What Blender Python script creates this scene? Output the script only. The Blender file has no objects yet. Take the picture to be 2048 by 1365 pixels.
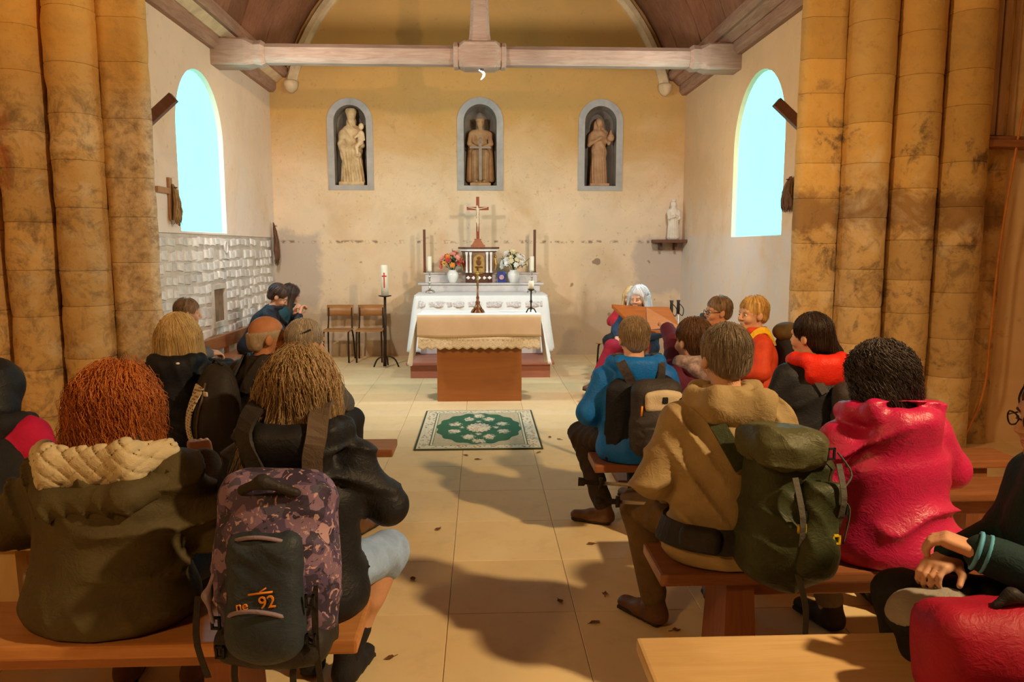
import bpy, bmesh, math, random
import numpy as np
from mathutils import Vector, Matrix, Euler

# ------------------------------------------------------------------ camera, sky, lamps, exposure
SC = bpy.context.scene
COL = SC.collection
SC.view_settings.view_transform = 'Standard'
SC.view_settings.look = 'None'
SC.view_settings.gamma = 1.0
SC.view_settings.use_curve_mapping = False
SC.view_settings.exposure = 0.0

cam_d = bpy.data.cameras.new('camera')
cam_d.sensor_width = 36.0
cam_d.lens = 36.0 * 1500.0 / 2048.0
cam_d.clip_start = 0.05
cam = bpy.data.objects.new('camera', cam_d)
COL.objects.link(cam)
cam.location = (0, 0, 1.6)
cam.rotation_euler = (math.radians(90 - 7.125), 0, math.radians(-2.367))
SC.camera = cam

world = bpy.data.worlds.new('daylight')
SC.world = world
world.use_nodes = True
bg = world.node_tree.nodes['Background']
bg.inputs[0].default_value = (0.62 / 7, 5.6 / 7, 1, 1)
bg.inputs[1].default_value = 7.0


def lamp(name, kind, loc, target, power, color, size=0.1, angle=100, blend=0.6):
    d = bpy.data.lights.new(name, kind)
    d.energy = power
    d.color = color
    if kind == 'SPOT':
        d.spot_size = math.radians(angle)
        d.spot_blend = blend
        d.shadow_soft_size = size
    elif kind == 'AREA':
        d.shape = 'DISK'
        d.size = size
    else:
        d.shadow_soft_size = size
    o = bpy.data.objects.new(name, d)
    COL.objects.link(o)
    o.location = loc
    v = Vector(target) - Vector(loc)
    o.rotation_euler = v.to_track_quat('-Z', 'Y').to_euler()
    return o


WARM = (1.0, 0.60, 0.24)
# nave floodlights high on the side walls behind the camera; the pier one is an added fill
lamp('nave_flood_right', 'SPOT', (3.6, 0.9, 4.0), (-1.6, 4.6, 0.9), 1000, (1.0, 0.69, 0.34), 0.10, 108, 0.7)
lamp('nave_flood_left', 'SPOT', (-3.4, -1.6, 4.6), (1.2, 6.0, 1.6), 330, (1.0, 0.55, 0.18), 0.35, 120, 0.6)
lamp('nave_fill_pier', 'SPOT', (-3.9, 1.2, 4.5), (4.3, 6.0, 1.7), 800, (1.0, 0.64, 0.29), 0.2, 48, 0.8)  # added fill without a known source, brightens right pier and nave wall
# chancel floodlights behind the arch, unseen, clear of the bars, whitened to supply daylight
lamp('chancel_flood_left', 'SPOT', (-2.25, 7.05, 3.15), (0.6, 10.6, 1.5), 240, (1.0, 0.92, 0.85), 0.12, 150, 0.6)
lamp('chancel_flood_right', 'SPOT', (2.25, 7.05, 3.15), (-0.6, 10.6, 1.5), 240, (1.0, 0.92, 0.85), 0.12, 150, 0.6)

SC.cycles.max_bounces = 8
SC.cycles.diffuse_bounces = 5
SC.cycles.sample_clamp_indirect = 6.0

# ------------------------------------------------------------------ helpers: materials
RNG = random.Random(7)
PI = math.pi


class NT:
    """small wrapper to write node graphs"""
    def __init__(s, name):
        s.m = bpy.data.materials.new(name)
        s.m.use_nodes = True
        s.t = s.m.node_tree
        s.b = s.t.nodes['Principled BSDF']
        s.tc = None

    def n(s, kind, **kw):
        x = s.t.nodes.new(kind)
        for k, v in kw.items():
            setattr(x, k, v)
        return x

    def l(s, a, b):
        s.t.links.new(a, b)

    def co(s):
        if s.tc is None:
            s.tc = s.n('ShaderNodeTexCoord').outputs['Object']
        return s.tc

    def mapped(s, scale):
        m = s.n('ShaderNodeMapping')
        s.l(s.co(), m.inputs[0])
        m.inputs['Scale'].default_value = scale
        return m.outputs[0]

    def noise(s, scale, detail=4, rough=.55, dist=0., co=None):
        x = s.n('ShaderNodeTexNoise')
        s.l(co or s.co(), x.inputs['Vector'])
        x.inputs['Scale'].default_value = scale
        x.inputs['Detail'].default_value = detail
        x.inputs['Roughness'].default_value = rough
        x.inputs['Distortion'].default_value = dist
        return x.outputs[0]

    def ramp(s, fac, stops, interp='LINEAR'):
        x = s.n('ShaderNodeValToRGB')
        x.color_ramp.interpolation = interp
        e = x.color_ramp.elements
        while len(e) < len(stops):
            e.new(.5)
        for i, (p, c) in enumerate(stops):
            e[i].position = p
            e[i].color = (c, c, c, 1) if isinstance(c, (int, float)) else (*c[:3], 1)
        s.l(fac, x.inputs[0])
        return x.outputs[0]

    def mix(s, fac, a, b, mode='MIX'):
        x = s.n('ShaderNodeMix', data_type='RGBA', blend_type=mode)
        for v, i in ((fac, 0), (a, 6), (b, 7)):
            if isinstance(v, (int, float)):
                x.inputs[i].default_value = v if i == 0 else (v, v, v, 1)
            elif isinstance(v, tuple):
                x.inputs[i].default_value = (*v[:3], 1)
            else:
                s.l(v, x.inputs[i])
        return x.outputs[2]

    def math(s, op, a, b=0., clamp=False):
        x = s.n('ShaderNodeMath', operation=op)
        x.use_clamp = clamp
        for v, i in ((a, 0), (b, 1)):
            if isinstance(v, (int, float)):
                x.inputs[i].default_value = v
            else:
                s.l(v, x.inputs[i])
        return x.outputs[0]

    def xyz(s):
        x = s.n('ShaderNodeSeparateXYZ')
        s.l(s.co(), x.inputs[0])
        return x.outputs

    def band(s, v, lo, hi, soft):
        """1 inside lo..hi with soft edges"""
        a = s.n('ShaderNodeMapRange')
        a.inputs[1].default_value = lo - soft
        a.inputs[2].default_value = lo + soft
        s.l(v, a.inputs[0])
        b = s.n('ShaderNodeMapRange')
        b.inputs[1].default_value = hi - soft
        b.inputs[2].default_value = hi + soft
        b.inputs[3].default_value = 1
        b.inputs[4].default_value = 0
        s.l(v, b.inputs[0])
        return s.math('MULTIPLY', a.outputs[0], b.outputs[0])

    def bump(s, h, strength=.3, dist=.01):
        x = s.n('ShaderNodeBump')
        x.inputs['Strength'].default_value = strength
        x.inputs['Distance'].default_value = dist
        s.l(h, x.inputs['Height'])
        s.l(x.outputs[0], s.b.inputs['Normal'])

    def out(s, col, rough=.7, metal=0., spec=.3):
        if isinstance(col, tuple):
            s.b.inputs['Base Color'].default_value = (*col[:3], 1)
        else:
            s.l(col, s.b.inputs['Base Color'])
        if isinstance(rough, (int, float)):
            s.b.inputs['Roughness'].default_value = rough
        else:
            s.l(rough, s.b.inputs['Roughness'])
        s.b.inputs['Metallic'].default_value = metal
        s.b.inputs['Specular IOR Level'].default_value = spec
        return s.m


def sh(c, k):
    return tuple(min(1, max(0, x * k)) for x in c[:3])


MATS = {}


def plain(name, c, rough=.6, var=.2, scale=9., bump=.15, bscale=70., metal=0., spec=.3, c2=None, stretch=None, rand=0., bdist=.004):
    if name in MATS:
        return MATS[name]
    t = NT(name)
    co = t.mapped(stretch) if stretch else None
    f = t.noise(scale, 4, .6, .3, co)
    col = t.ramp(f, [(.3, sh(c, 1 - var)), (.7, c2 or sh(c, 1 + var))])
    if rand:
        oi = t.n('ShaderNodeObjectInfo')
        r = t.ramp(oi.outputs['Random'], [(0, 1 - rand), (1, 1 + rand * .6)])
        col = t.mix(1.0, col, r, 'MULTIPLY')
    if bump:
        t.bump(t.noise(bscale, 3, .6, 0, co), bump, bdist)
    MATS[name] = t.out(col, rough, metal, spec)
    return MATS[name]


def wood(name, c, c2, axis=0, rough=.45, rand=.12, scale=3., spec=.4):
    if name in MATS:
        return MATS[name]
    t = NT(name)
    st = [9, 9, 9]
    st[axis] = .9
    co = t.mapped(tuple(st))
    f = t.noise(scale, 6, .65, 1.2, co)
    col = t.ramp(f, [(.25, c), (.5, tuple((a + b) / 2 for a, b in zip(c, c2))), (.75, c2)])
    oi = t.n('ShaderNodeObjectInfo')
    r = t.ramp(oi.outputs['Random'], [(0, 1 - rand), (1, 1 + rand)])
    col = t.mix(1.0, col, r, 'MULTIPLY')
    w = t.noise(2.3, 3, .5)
    col = t.mix(t.ramp(w, [(.45, 0.), (.8, .45)]), col, sh(c, .55))
    t.bump(f, .12, .004)
    MATS[name] = t.out(col, rough, 0, spec)
    return MATS[name]


# ------------------------------------------------------------------ helpers: objects
def tag(o, label=None, cat=None, group=None, kind=None):
    if label:
        o['label'] = label
    if cat:
        o['category'] = cat
    if group:
        o['group'] = group
    if kind:
        o['kind'] = kind
    return o


def thing(name, label, cat, loc=(0, 0, 0), rz=0., group=None):
    o = bpy.data.objects.new(name, None)
    o.empty_display_size = .1
    COL.objects.link(o)
    o.location = loc
    o.rotation_euler = (0, 0, rz)
    return tag(o, label, cat, group)


def link(name, me, parent=None, loc=None, rot=None):
    o = bpy.data.objects.new(name, me)
    COL.objects.link(o)
    if parent is not None:
        o.parent = parent
    if loc is not None:
        o.location = loc
    if rot is not None:
        o.rotation_euler = rot
    return o


def np_mesh(name, V, Fq, mat, smooth=True):
    """mesh from a vertex array and an array of quads (or triangles)"""
    me = bpy.data.meshes.new(name)
    V = np.asarray(V, np.float32)
    Fq = np.asarray(Fq, np.int32)
    k = Fq.shape[1]
    me.vertices.add(len(V))
    me.vertices.foreach_set('co', V.ravel())
    me.loops.add(Fq.size)
    me.loops.foreach_set('vertex_index', Fq.ravel())
    me.polygons.add(len(Fq))
    me.polygons.foreach_set('loop_start', np.arange(0, Fq.size, k, dtype=np.int32))
    me.polygons.foreach_set('loop_total', np.full(len(Fq), k, np.int32))
    if smooth:
        me.polygons.foreach_set('use_smooth', np.ones(len(Fq), bool))
    me.update(calc_edges=True)
    me.validate()
    me.materials.append(mat)
    return me


class MB:
    """collects simple shapes into one mesh"""
    def __init__(s):
        s.v, s.f, s.m, s.sm = [], [], [], []

    def add(s, vs, fs, mi=0, smooth=False):
        o = len(s.v)
        s.v += [tuple(v) for v in vs]
        for f in fs:
            s.f.append([i + o for i in f])
            s.m.append(mi)
            s.sm.append(smooth)
        return s

    def box(s, lo, hi, mi=0, rot=None, piv=None):
        (x0, y0, z0), (x1, y1, z1) = lo, hi
        vs = [(x0, y0, z0), (x1, y0, z0), (x1, y1, z0), (x0, y1, z0), (x0, y0, z1), (x1, y0, z1), (x1, y1, z1), (x0, y1, z1)]
        if rot is not None:
            R = Euler(rot).to_matrix()
            p = Vector(piv) if piv is not None else Vector(((x0 + x1) / 2, (y0 + y1) / 2, (z0 + z1) / 2))
            vs = [tuple(R @ (Vector(v) - p) + p) for v in vs]
        return s.add(vs, [(0, 3, 2, 1), (4, 5, 6, 7), (0, 1, 5, 4), (1, 2, 6, 5), (2, 3, 7, 6), (3, 0, 4, 7)], mi)

    def cbox(s, lo, hi, c=.006, mi=0):
        """box with chamfered edges"""
        b = bmesh.new()
        bmesh.ops.create_cube(b, size=1)
        for v in b.verts:
            v.co = Vector([lo[i] + (hi[i] - lo[i]) * (v.co[i] + .5) for i in range(3)])
        bmesh.ops.bevel(b, geom=b.edges[:], offset=c, segments=2, affect='EDGES', profile=.6)
        b.verts.ensure_lookup_table()
        s.add([v.co[:] for v in b.verts], [[v.index for v in f.verts] for f in b.faces], mi)
        b.free()
        return s

    def tube(s, pts, rad, n=8, mi=0, cap=True, closed=False, flat=None):
        pts = [Vector(p) for p in pts]
        k = len(pts)
        if not isinstance(rad, (list, tuple)):
            rad = [rad] * k
        rings = []
        prev = None
        for i, p in enumerate(pts):
            if closed:
                d = pts[(i + 1) % k] - pts[i - 1]
            else:
                d = pts[min(i + 1, k - 1)] - pts[max(i - 1, 0)]
            d.normalize()
            if prev is None:
                a = Vector((0, 0, 1)) if abs(d.z) < .9 else Vector((1, 0, 0))
                u = d.cross(a).normalized()
            else:
                u = (prev - d * prev.dot(d)).normalized()
            prev = u
            w = d.cross(u)
            fu, fw = (1, 1) if flat is None else flat
            rings.append([p + (u * math.cos(2 * PI * j / n) * fu + w * math.sin(2 * PI * j / n) * fw) * rad[i] for j in range(n)])
        vs = [tuple(v) for r in rings for v in r]
        fs = []
        for i in range(k if closed else k - 1):
            a, b = i * n, ((i + 1) % k) * n
            for j in range(n):
                j2 = (j + 1) % n
                fs.append((a + j, a + j2, b + j2, b + j))
        if cap and not closed:
            fs.append(tuple(range(n))[::-1])
            fs.append(tuple((k - 1) * n + j for j in range(n)))
        return s.add(vs, fs, mi, True)

    def lathe(s, prof, c=(0, 0, 0), n=20, mi=0, axis=2):
        vs, fs = [], []
        for r, z in prof:
            for j in range(n):
                a = 2 * PI * j / n
                p = [r * math.cos(a), r * math.sin(a), z]
                if axis == 1:
                    p = [p[0], p[2], p[1]]
                vs.append((p[0] + c[0], p[1] + c[1], p[2] + c[2]))
        for i in range(len(prof) - 1):
            for j in range(n):
                j2 = (j + 1) % n
                fs.append((i * n + j, i * n + j2, (i + 1) * n + j2, (i + 1) * n + j))
        fs.append(tuple(range(n))[::-1])
        fs.append(tuple((len(prof) - 1) * n + j for j in range(n)))
        return s.add(vs, fs, mi, True)

    def prism(s, poly, z0, z1, mi=0, inset=0., smooth=False):
        """vertical extrusion of a plan polygon; inset chamfers both ends"""
        n = len(poly)
        c = (sum(p[0] for p in poly) / n, sum(p[1] for p in poly) / n)

        def ins(p, k):
            dx, dy = c[0] - p[0], c[1] - p[1]
            L = math.hypot(dx, dy) or 1
            return (p[0] + dx / L * k, p[1] + dy / L * k)
        lv = [(z0, inset), (z0 + inset, 0), (z1 - inset, 0), (z1, inset)] if inset else [(z0, 0), (z1, 0)]
        vs = [(*ins(p, k), z) for z, k in lv for p in poly]
        fs = []
        for i in range(len(lv) - 1):
            for j in range(n):
                j2 = (j + 1) % n
                fs.append((i * n + j, i * n + j2, (i + 1) * n + j2, (i + 1) * n + j))
        fs.append(tuple(range(n))[::-1])
        fs.append(tuple((len(lv) - 1) * n + j for j in range(n)))
        return s.add(vs, fs, mi, smooth)

    def sweep(s, prof, pts, mi=0):
        """profile of (a,b) offsets given by functions along a path of frames (origin,u,v)"""
        k = len(prof)
        vs, fs = [], []
        for o, u, v in pts:
            for a, b in prof:
                vs.append(tuple(Vector(o) + Vector(u) * a + Vector(v) * b))
        for i in range(len(pts) - 1):
            for j in range(k):
                j2 = (j + 1) % k
                fs.append((i * k + j, i * k + j2, (i + 1) * k + j2, (i + 1) * k + j))
        fs.append(tuple(range(k))[::-1])
        fs.append(tuple((len(pts) - 1) * k + j for j in range(k)))
        return s.add(vs, fs, mi)

    def mesh(s, name, mats):
        me = bpy.data.meshes.new(name)
        me.from_pydata(s.v, [], s.f)
        for m in (mats if isinstance(mats, (list, tuple)) else [mats]):
            me.materials.append(m)
        me.polygons.foreach_set('material_index', s.m)
        me.polygons.foreach_set('use_smooth', s.sm)
        me.update()
        b = bmesh.new()
        b.from_mesh(me)
        bmesh.ops.recalc_face_normals(b, faces=b.faces[:])
        b.to_mesh(me)
        b.free()
        return me

    def build(s, name, mats, parent=None, loc=None, rot=None):
        return link(name, s.mesh(name, mats), parent, loc, rot)


# ------------------------------------------------------------------ helpers: smooth solids from distance fields
def A(*v):
    return np.array(v, float)


def cap(a, b, r1, r2=None, u=(1, 0, 0), k=.03, op='u'):
    """tapered capsule; radii scalar or (along u, across)"""
    if r2 is None:
        r2 = r1
    r1 = np.array(r1 if isinstance(r1, (tuple, list)) else (r1, r1), float)
    r2 = np.array(r2 if isinstance(r2, (tuple, list)) else (r2, r2), float)
    a, b = np.array(a, float), np.array(b, float)
    R = max(r1.max(), r2.max())
    return ('cap', np.minimum(a, b) - R, np.maximum(a, b) + R, k, op, (a, b, r1, r2, np.array(u, float)))


def ell(c, r, rot=None, k=.03, op='u'):
    c = np.array(c, float)
    r = np.array(r if isinstance(r, (tuple, list)) else (r, r, r), float)
    Rm = np.eye(3) if rot is None else np.array(Euler(rot).to_matrix())
    R = r.max()
    return ('ell', c - R, c + R, k, op, (c, r, Rm))


def rbox(c, h, rad=.02, rot=None, k=.02, op='u'):
    c = np.array(c, float)
    h = np.array(h, float)
    Rm = np.eye(3) if rot is None else np.array(Euler(rot).to_matrix())
    R = np.linalg.norm(h)
    return ('box', c - R, c + R, k, op, (c, h, rad, Rm))


def half(n, d, op='i', k=.01):
    """keeps the side where p.n < d"""
    return ('half', None, None, k, op, (np.array(n, float), float(d)))


def xf(prims, M, keep=False):
    """moves primitives by a 4x4 rigid matrix (with uniform scale)"""
    M = np.array(M)
    s = np.cbrt(np.linalg.det(M[:3, :3]))
    Rm = M[:3, :3] / s
    T = M[:3, 3]
    out = []
    for t, lo, hi, k, op, a in prims:
        if t == 'cap':
            p, q, r1, r2, u = a
            out.append(cap(M[:3, :3] @ p + T, M[:3, :3] @ q + T, tuple(r1 * s), tuple(r2 * s), Rm @ u, k, op))
        elif t == 'ell':
            c, r, R0 = a
            e = ell(M[:3, :3] @ c + T, tuple(r * s), None, k, op)
            out.append(e[:5] + ((e[5][0], e[5][1], Rm @ R0),))
        elif t == 'box':
            c, h, rad, R0 = a
            e = rbox(M[:3, :3] @ c + T, h * s, rad * s, None, k, op)
            out.append(e[:5] + ((e[5][0], e[5][1], rad * s, Rm @ R0),))
        else:
            n, d = a
            n2 = Rm @ n
            out.append(('half', None, None, k, op, (n2, d * s + float(n2 @ T))))
    return out


def ev(pr, P):
    t, a = pr[0], pr[5]
    if t == 'cap':
        p, q, r1, r2, u = a
        ab = q - p
        L2 = float(ab @ ab) + 1e-12
        d = P - p
        tt = np.clip(d @ ab / L2, 0, 1)
        d = d - tt[..., None] * ab
        ax = ab / math.sqrt(L2)
        uu = u - ax * (u @ ax)
        nu = np.linalg.norm(uu)
        uu = uu / nu if nu > 1e-6 else A(0, 1, 0)
        vv = np.cross(ax, uu)
        ra = r1[0] + (r2[0] - r1[0]) * tt
        rb = r1[1] + (r2[1] - r1[1]) * tt
        m = np.minimum(ra, rb)
        x, y, z = d @ uu, d @ vv, d @ ax
        return (np.sqrt((x / ra) ** 2 + (y / rb) ** 2 + (z / m) ** 2) - 1) * m
    if t == 'ell':
        c, r, Rm = a
        q = (P - c) @ Rm
        k0 = np.sqrt(((q / r) ** 2).sum(-1))
        k1 = np.sqrt(((q / (r * r)) ** 2).sum(-1)) + 1e-9
        return k0 * (k0 - 1) / k1
    if t == 'box':
        c, h, rad, Rm = a
        q = np.abs((P - c) @ Rm) - (h - rad)
        return np.sqrt((np.maximum(q, 0) ** 2).sum(-1)) + np.minimum(q.max(-1), 0) - rad
    n, d = a
    return P @ n - d


def smin(a, b, k):
    h = np.maximum(k - np.abs(a - b), 0) / k
    return np.minimum(a, b) - h * h * k * .25


def comb(Fv, d, op, k):
    if op == 'u':
        return smin(Fv, d, k)
    if op == 's':
        return -smin(-Fv, d, k)
    return -smin(-Fv, -d, k)


def field(prims, P):
    Fv = np.full(P.shape[:-1], 9.)
    for p in prims:
        Fv = comb(Fv, ev(p, P), p[4], p[3])
    return Fv


def folds(P, amp, freq, seed=0, dirs=None):
    """soft cloth folds: patches of narrow raised ridges running along warped lines"""
    r = np.random.RandomState(seed)
    w = np.sin(P @ r.normal(0, 5, 3) + 1.3) + .6 * np.sin(P @ r.normal(0, 9, 3) + .4)
    mk = np.sin(P @ r.normal(0, 6, 3) + r.uniform(0, 6)) + .6 * np.sin(P @ r.normal(0, 10, 3) + r.uniform(0, 6))
    mk = np.clip(.5 + 1.1 * mk, 0, 1)
    x = np.zeros(P.shape[:-1])
    for i in range(2):
        d = r.normal(0, 1, 3) if dirs is None else np.array(dirs[i % len(dirs)], float) + r.normal(0, .12, 3)
        d /= np.linalg.norm(d)
        s = np.sin(P @ d * freq * (1 + .25 * i) + 1.5 * w + r.uniform(0, 6))
        fade = np.clip(.45 + .7 * np.sin(P @ r.normal(0, 9, 3) + r.uniform(0, 6)), 0, 1)
        x += ((1 - np.abs(s)) ** 1.8 - .3) * (mk if i else 1 - mk) * fade
    return -amp * 1.6 * x


def sdf_arrays(prims, vox, disp=None):
    lo = np.min([p[1] for p in prims if p[1] is not None and p[4] == 'u'], 0) - 3 * vox
    hi = np.max([p[2] for p in prims if p[2] is not None and p[4] == 'u'], 0) + 3 * vox
    n = np.ceil((hi - lo) / vox).astype(int) + 1
    G = np.full(n, 1.0, np.float32)
    ax = [lo[i] + vox * np.arange(n[i]) for i in range(3)]
    for p in prims:
        pad = p[3] + 3 * vox
        if p[1] is None:
            i0, i1 = np.zeros(3, int), n
        else:
            i0 = np.clip(((p[1] - pad - lo) / vox).astype(int), 0, n)
            i1 = np.clip(((p[2] + pad - lo) / vox).astype(int) + 2, 0, n)
        if (i1 <= i0).any():
            continue
        sl = tuple(slice(i0[i], i1[i]) for i in range(3))
        X = np.stack(np.meshgrid(*[ax[i][sl[i]] for i in range(3)], indexing='ij'), -1)
        G[sl] = comb(G[sl], ev(p, X), p[4], p[3])
    if disp is not None:
        m = np.abs(G) < .06
        idx = np.argwhere(m)
        G[m] += disp(lo + idx * vox)
    ins = G < 0
    c = np.zeros(n - 1, np.int8)
    for dx in (0, 1):
        for dy in (0, 1):
            for dz in (0, 1):
                c += ins[dx:n[0] - 1 + dx, dy:n[1] - 1 + dy, dz:n[2] - 1 + dz]
    act = (c > 0) & (c < 8)
    cells = np.argwhere(act)
    vid = np.full(n - 1, -1, np.int32)
    vid[act] = np.arange(len(cells))
    corner = {}
    for dx in (0, 1):
        for dy in (0, 1):
            for dz in (0, 1):
                corner[dx, dy, dz] = G[cells[:, 0] + dx, cells[:, 1] + dy, cells[:, 2] + dz]
    S = np.zeros((len(cells), 3))
    N = np.zeros(len(cells))
    for a in range(3):
        for q in ((0, 0), (0, 1), (1, 0), (1, 1)):
            e0 = list(q)
            e0.insert(a, 0)
            e1 = list(q)
            e1.insert(a, 1)
            f0, f1 = corner[tuple(e0)], corner[tuple(e1)]
            s = (f0 < 0) != (f1 < 0)
            t = np.where(s, f0 / np.where(s, f0 - f1, 1), 0)
            pt = np.tile(np.array(e0, float), (len(cells), 1))
            pt[:, a] = t
            S[s] += pt[s]
            N[s] += 1
    V = lo + (cells + S / N[:, None]) * vox
    quads = []
    for a in range(3):
        b, d = (a + 1) % 3, (a + 2) % 3
        s0 = [slice(None)] * 3
        s1 = [slice(None)] * 3
        s0[a] = slice(0, n[a] - 1)
        s1[a] = slice(1, n[a])
        i0, i1 = ins[tuple(s0)], ins[tuple(s1)]
        E = np.argwhere(i0 != i1)
        E = E[(E[:, b] > 0) & (E[:, d] > 0) & (E[:, b] < n[b] - 1) & (E[:, d] < n[d] - 1)]
        fl = i0[tuple(E.T)]

        def cid(ob, od):
            q = E.copy()
            q[:, b] += ob
            q[:, d] += od
            return vid[tuple(q.T)]
        Q = np.stack([cid(-1, -1), cid(0, -1), cid(0, 0), cid(-1, 0)], 1)
        Q[~fl] = Q[~fl][:, ::-1]
        quads.append(Q)
    Q = np.concatenate(quads)
    Q = Q[(Q >= 0).all(1)]
    return V, Q


def sdf(name, prims, vox, mat, parent=None, disp=None, extra=None):
    V, Q = sdf_arrays(prims, vox, disp)
    if extra:
        for v2, q2 in extra:
            Q = np.concatenate([Q, q2 + len(V)])
            V = np.concatenate([V, v2])
    return link(name, np_mesh(name, V, Q, mat), parent)


def onto(prims, pts, off=.004, it=6):
    """projects points to the surface of a distance field"""
    P = np.array(pts, float)
    for _ in range(it):
        d = field(prims, P) - off
        g = np.stack([field(prims, P + e) - field(prims, P - e) for e in np.eye(3) * .004], -1)
        g /= np.linalg.norm(g, axis=-1, keepdims=True) + 1e-9
        P = P - g * d[..., None]
    return P, g


def densify(pts, n):
    """smooth path through the points with n samples"""
    p = np.array(pts, float)
    k = len(p)
    t = np.linspace(0, k - 1, n)
    out = []
    for x in t:
        i = min(int(x), k - 2)
        f = x - i
        p0, p1, p2, p3 = p[max(i - 1, 0)], p[i], p[i + 1], p[min(i + 2, k - 1)]
        out.append(.5 * ((2 * p1) + (p2 - p0) * f + (2 * p0 - 5 * p1 + 4 * p2 - p3) * f * f + (3 * p1 - p0 - 3 * p2 + p3) * f ** 3))
    return np.array(out)


def ribbon(mb, P, Nn, w, th=.004, mi=0):
    """strap of width w lying on points P with surface normals Nn"""
    P = [Vector(p) for p in P]
    Nn = [Vector(x) for x in Nn]
    fr = []
    for i in range(len(P)):
        d = (P[min(i + 1, len(P) - 1)] - P[max(i - 1, 0)]).normalized()
        s = d.cross(Nn[i]).normalized()
        fr.append((P[i], s, Nn[i]))
    h = w / 2
    mb.sweep([(-h, -th), (h, -th), (h, th), (-h, th)], fr, mi)
    return mb

# ------------------------------------------------------------------ the building
XW, YB = 2.98, 11.1          # chancel half width, end wall
ZC = 3.78                    # underside of the wall plates


def plaster(name, c_hi, c_lo, c_stain, zsplit, extra=None, bump=.25):
    t = NT(name)
    n1 = t.noise(.9, 5, .6, .6)
    n2 = t.noise(3.1, 6, .65, .4)
    n3 = t.noise(14, 5, .6)
    _, _, z = t.xyz()
    zz = t.math('ADD', z, t.math('MULTIPLY', t.math('SUBTRACT', n1, .5), 1.6))
    f = t.n('ShaderNodeMapRange')
    t.l(zz, f.inputs[0])
    f.inputs[1].default_value = zsplit - .7
    f.inputs[2].default_value = zsplit + .7
    col = t.mix(f.outputs[0], c_lo, c_hi)
    col = t.mix(t.ramp(n2, [(.35, 0.), (.7, .55)]), col, t.mix(1., col, (1.18, 1.1, 1.0), 'MULTIPLY'))
    col = t.mix(t.ramp(n1, [(.5, 0.), (.75, .5)]), col, c_stain)
    col = t.mix(t.ramp(n3, [(.62, 0.), (.72, .35)]), col, sh(c_stain, .6))
    if extra:
        col = extra(t, col, n2)
    t.bump(n3, bump, .01)
    return t.out(col, .9, 0, .15)


def back_extra(t, col, n):
    x, y, z = t.xyz()
    d = t.math('MULTIPLY', t.math('SUBTRACT', n, .5), .5)
    xd, zd = t.math('ADD', x, d), t.math('ADD', z, d)
    # grey repair patches in the lower corners, a dirt line and small knocks
    a = t.math('MULTIPLY', t.band(xd, -3.2, -2.35, .06), t.band(zd, .7, 1.78, .05))
    b = t.math('MULTIPLY', t.band(xd, 2.3, 3.2, .06), t.band(zd, .9, 1.75, .05))
    col = t.mix(t.math('MULTIPLY', t.math('ADD', a, b, True), .75), col, (.50, .42, .36))
    ln = t.math('MULTIPLY', t.band(z, 1.66, 1.70, .012), t.ramp(t.noise(9, 3, .6), [(.5, 0.), (.6, .8)]))
    col = t.mix(ln, col, (.22, .13, .08))
    sp = t.ramp(t.noise(5.5, 2, .4), [(.70, 0.), (.74, 1.)])
    sp = t.math('MULTIPLY', sp, t.band(z, .2, 1.9, .2))
    col = t.mix(t.math('MULTIPLY', sp, .7), col, (.20, .12, .07))
    cr = t.ramp(t.noise(2.2, 5, .7, 1.5), [(.49, 0.), (.5, .22), (.51, 0.)])
    col = t.mix(t.math('MULTIPLY', cr, t.band(z, 2.2, 4.2, .2)), col, (.30, .18, .09))
    foot_tone = t.math('MULTIPLY', t.band(zd, -.2, .75, .15), t.band(xd, -3., 3., .3))  # browner tone towards the wall foot
    return t.mix(t.math('MULTIPLY', foot_tone, .5), col, (.34, .24, .16))


m_back = plaster('ochre_plaster', (.54, .32, .105), (.76, .61, .44), (.55, .33, .13), 2.75, back_extra)
m_side = plaster('cream_plaster', (.74, .58, .42), (.80, .71, .64), (.66, .44, .24), 2.2)


def side_extra(t, col, n):
    x, y, z = t.xyz()
    m = t.math('MULTIPLY', t.band(z, -.1, 1.75, .05), t.ramp(n, [(.35, 0.), (.6, .8)]))
    return t.mix(m, col, (.66, .62, .60))


m_side_r = plaster('cream_plaster_worn', (.66, .45, .25), (.74, .62, .50), (.60, .38, .19), 2.0, side_extra)
m_nave = plaster('nave_plaster', (.72, .55, .34), (.70, .52, .33), (.55, .36, .19), 2.0)
m_mortar = plain('lime_mortar', (.60, .53, .46), .95, .15, 6, .4, 40)
m_wstone = plain('white_limestone', (.72, .68, .64), .9, .15, 7, .35, 30, c2=(.86, .82, .78), rand=.22)
m_grey = plain('grey_render', (.40, .38, .36), .9, .15, 5, .2, 40)
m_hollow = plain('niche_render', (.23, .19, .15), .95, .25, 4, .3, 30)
m_vault = wood('vault_boards', (.20, .085, .045), (.33, .15, .08), 2, .75, .14, 2., .15)
m_plate = wood('wall_plate_oak', (.26, .13, .075), (.44, .27, .18), 1, .8, .1, 3., .15)
m_beam = wood('tie_beam_oak', (.29, .18, .12), (.46, .33, .25), 0, .85, .06, 3., .15)
m_rib = plain('pale_arch_rib', (.62, .45, .26), .9, .2, 6, .2, 40)


def arch_outline(w, zs, zp, cx, n=18, rise=None):
    """outline of an arched opening, from lower left over the arch to lower right"""
    r = w / 2
    rise = rise or r
    pts = [(cx - r, zs), (cx - r, zp)]
    for i in range(1, n):
        a = PI - PI * i / n
        pts.append((cx + r * math.cos(a), zp + rise * math.sin(a)))
    return pts + [(cx + r, zp), (cx + r, zs)]


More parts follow.
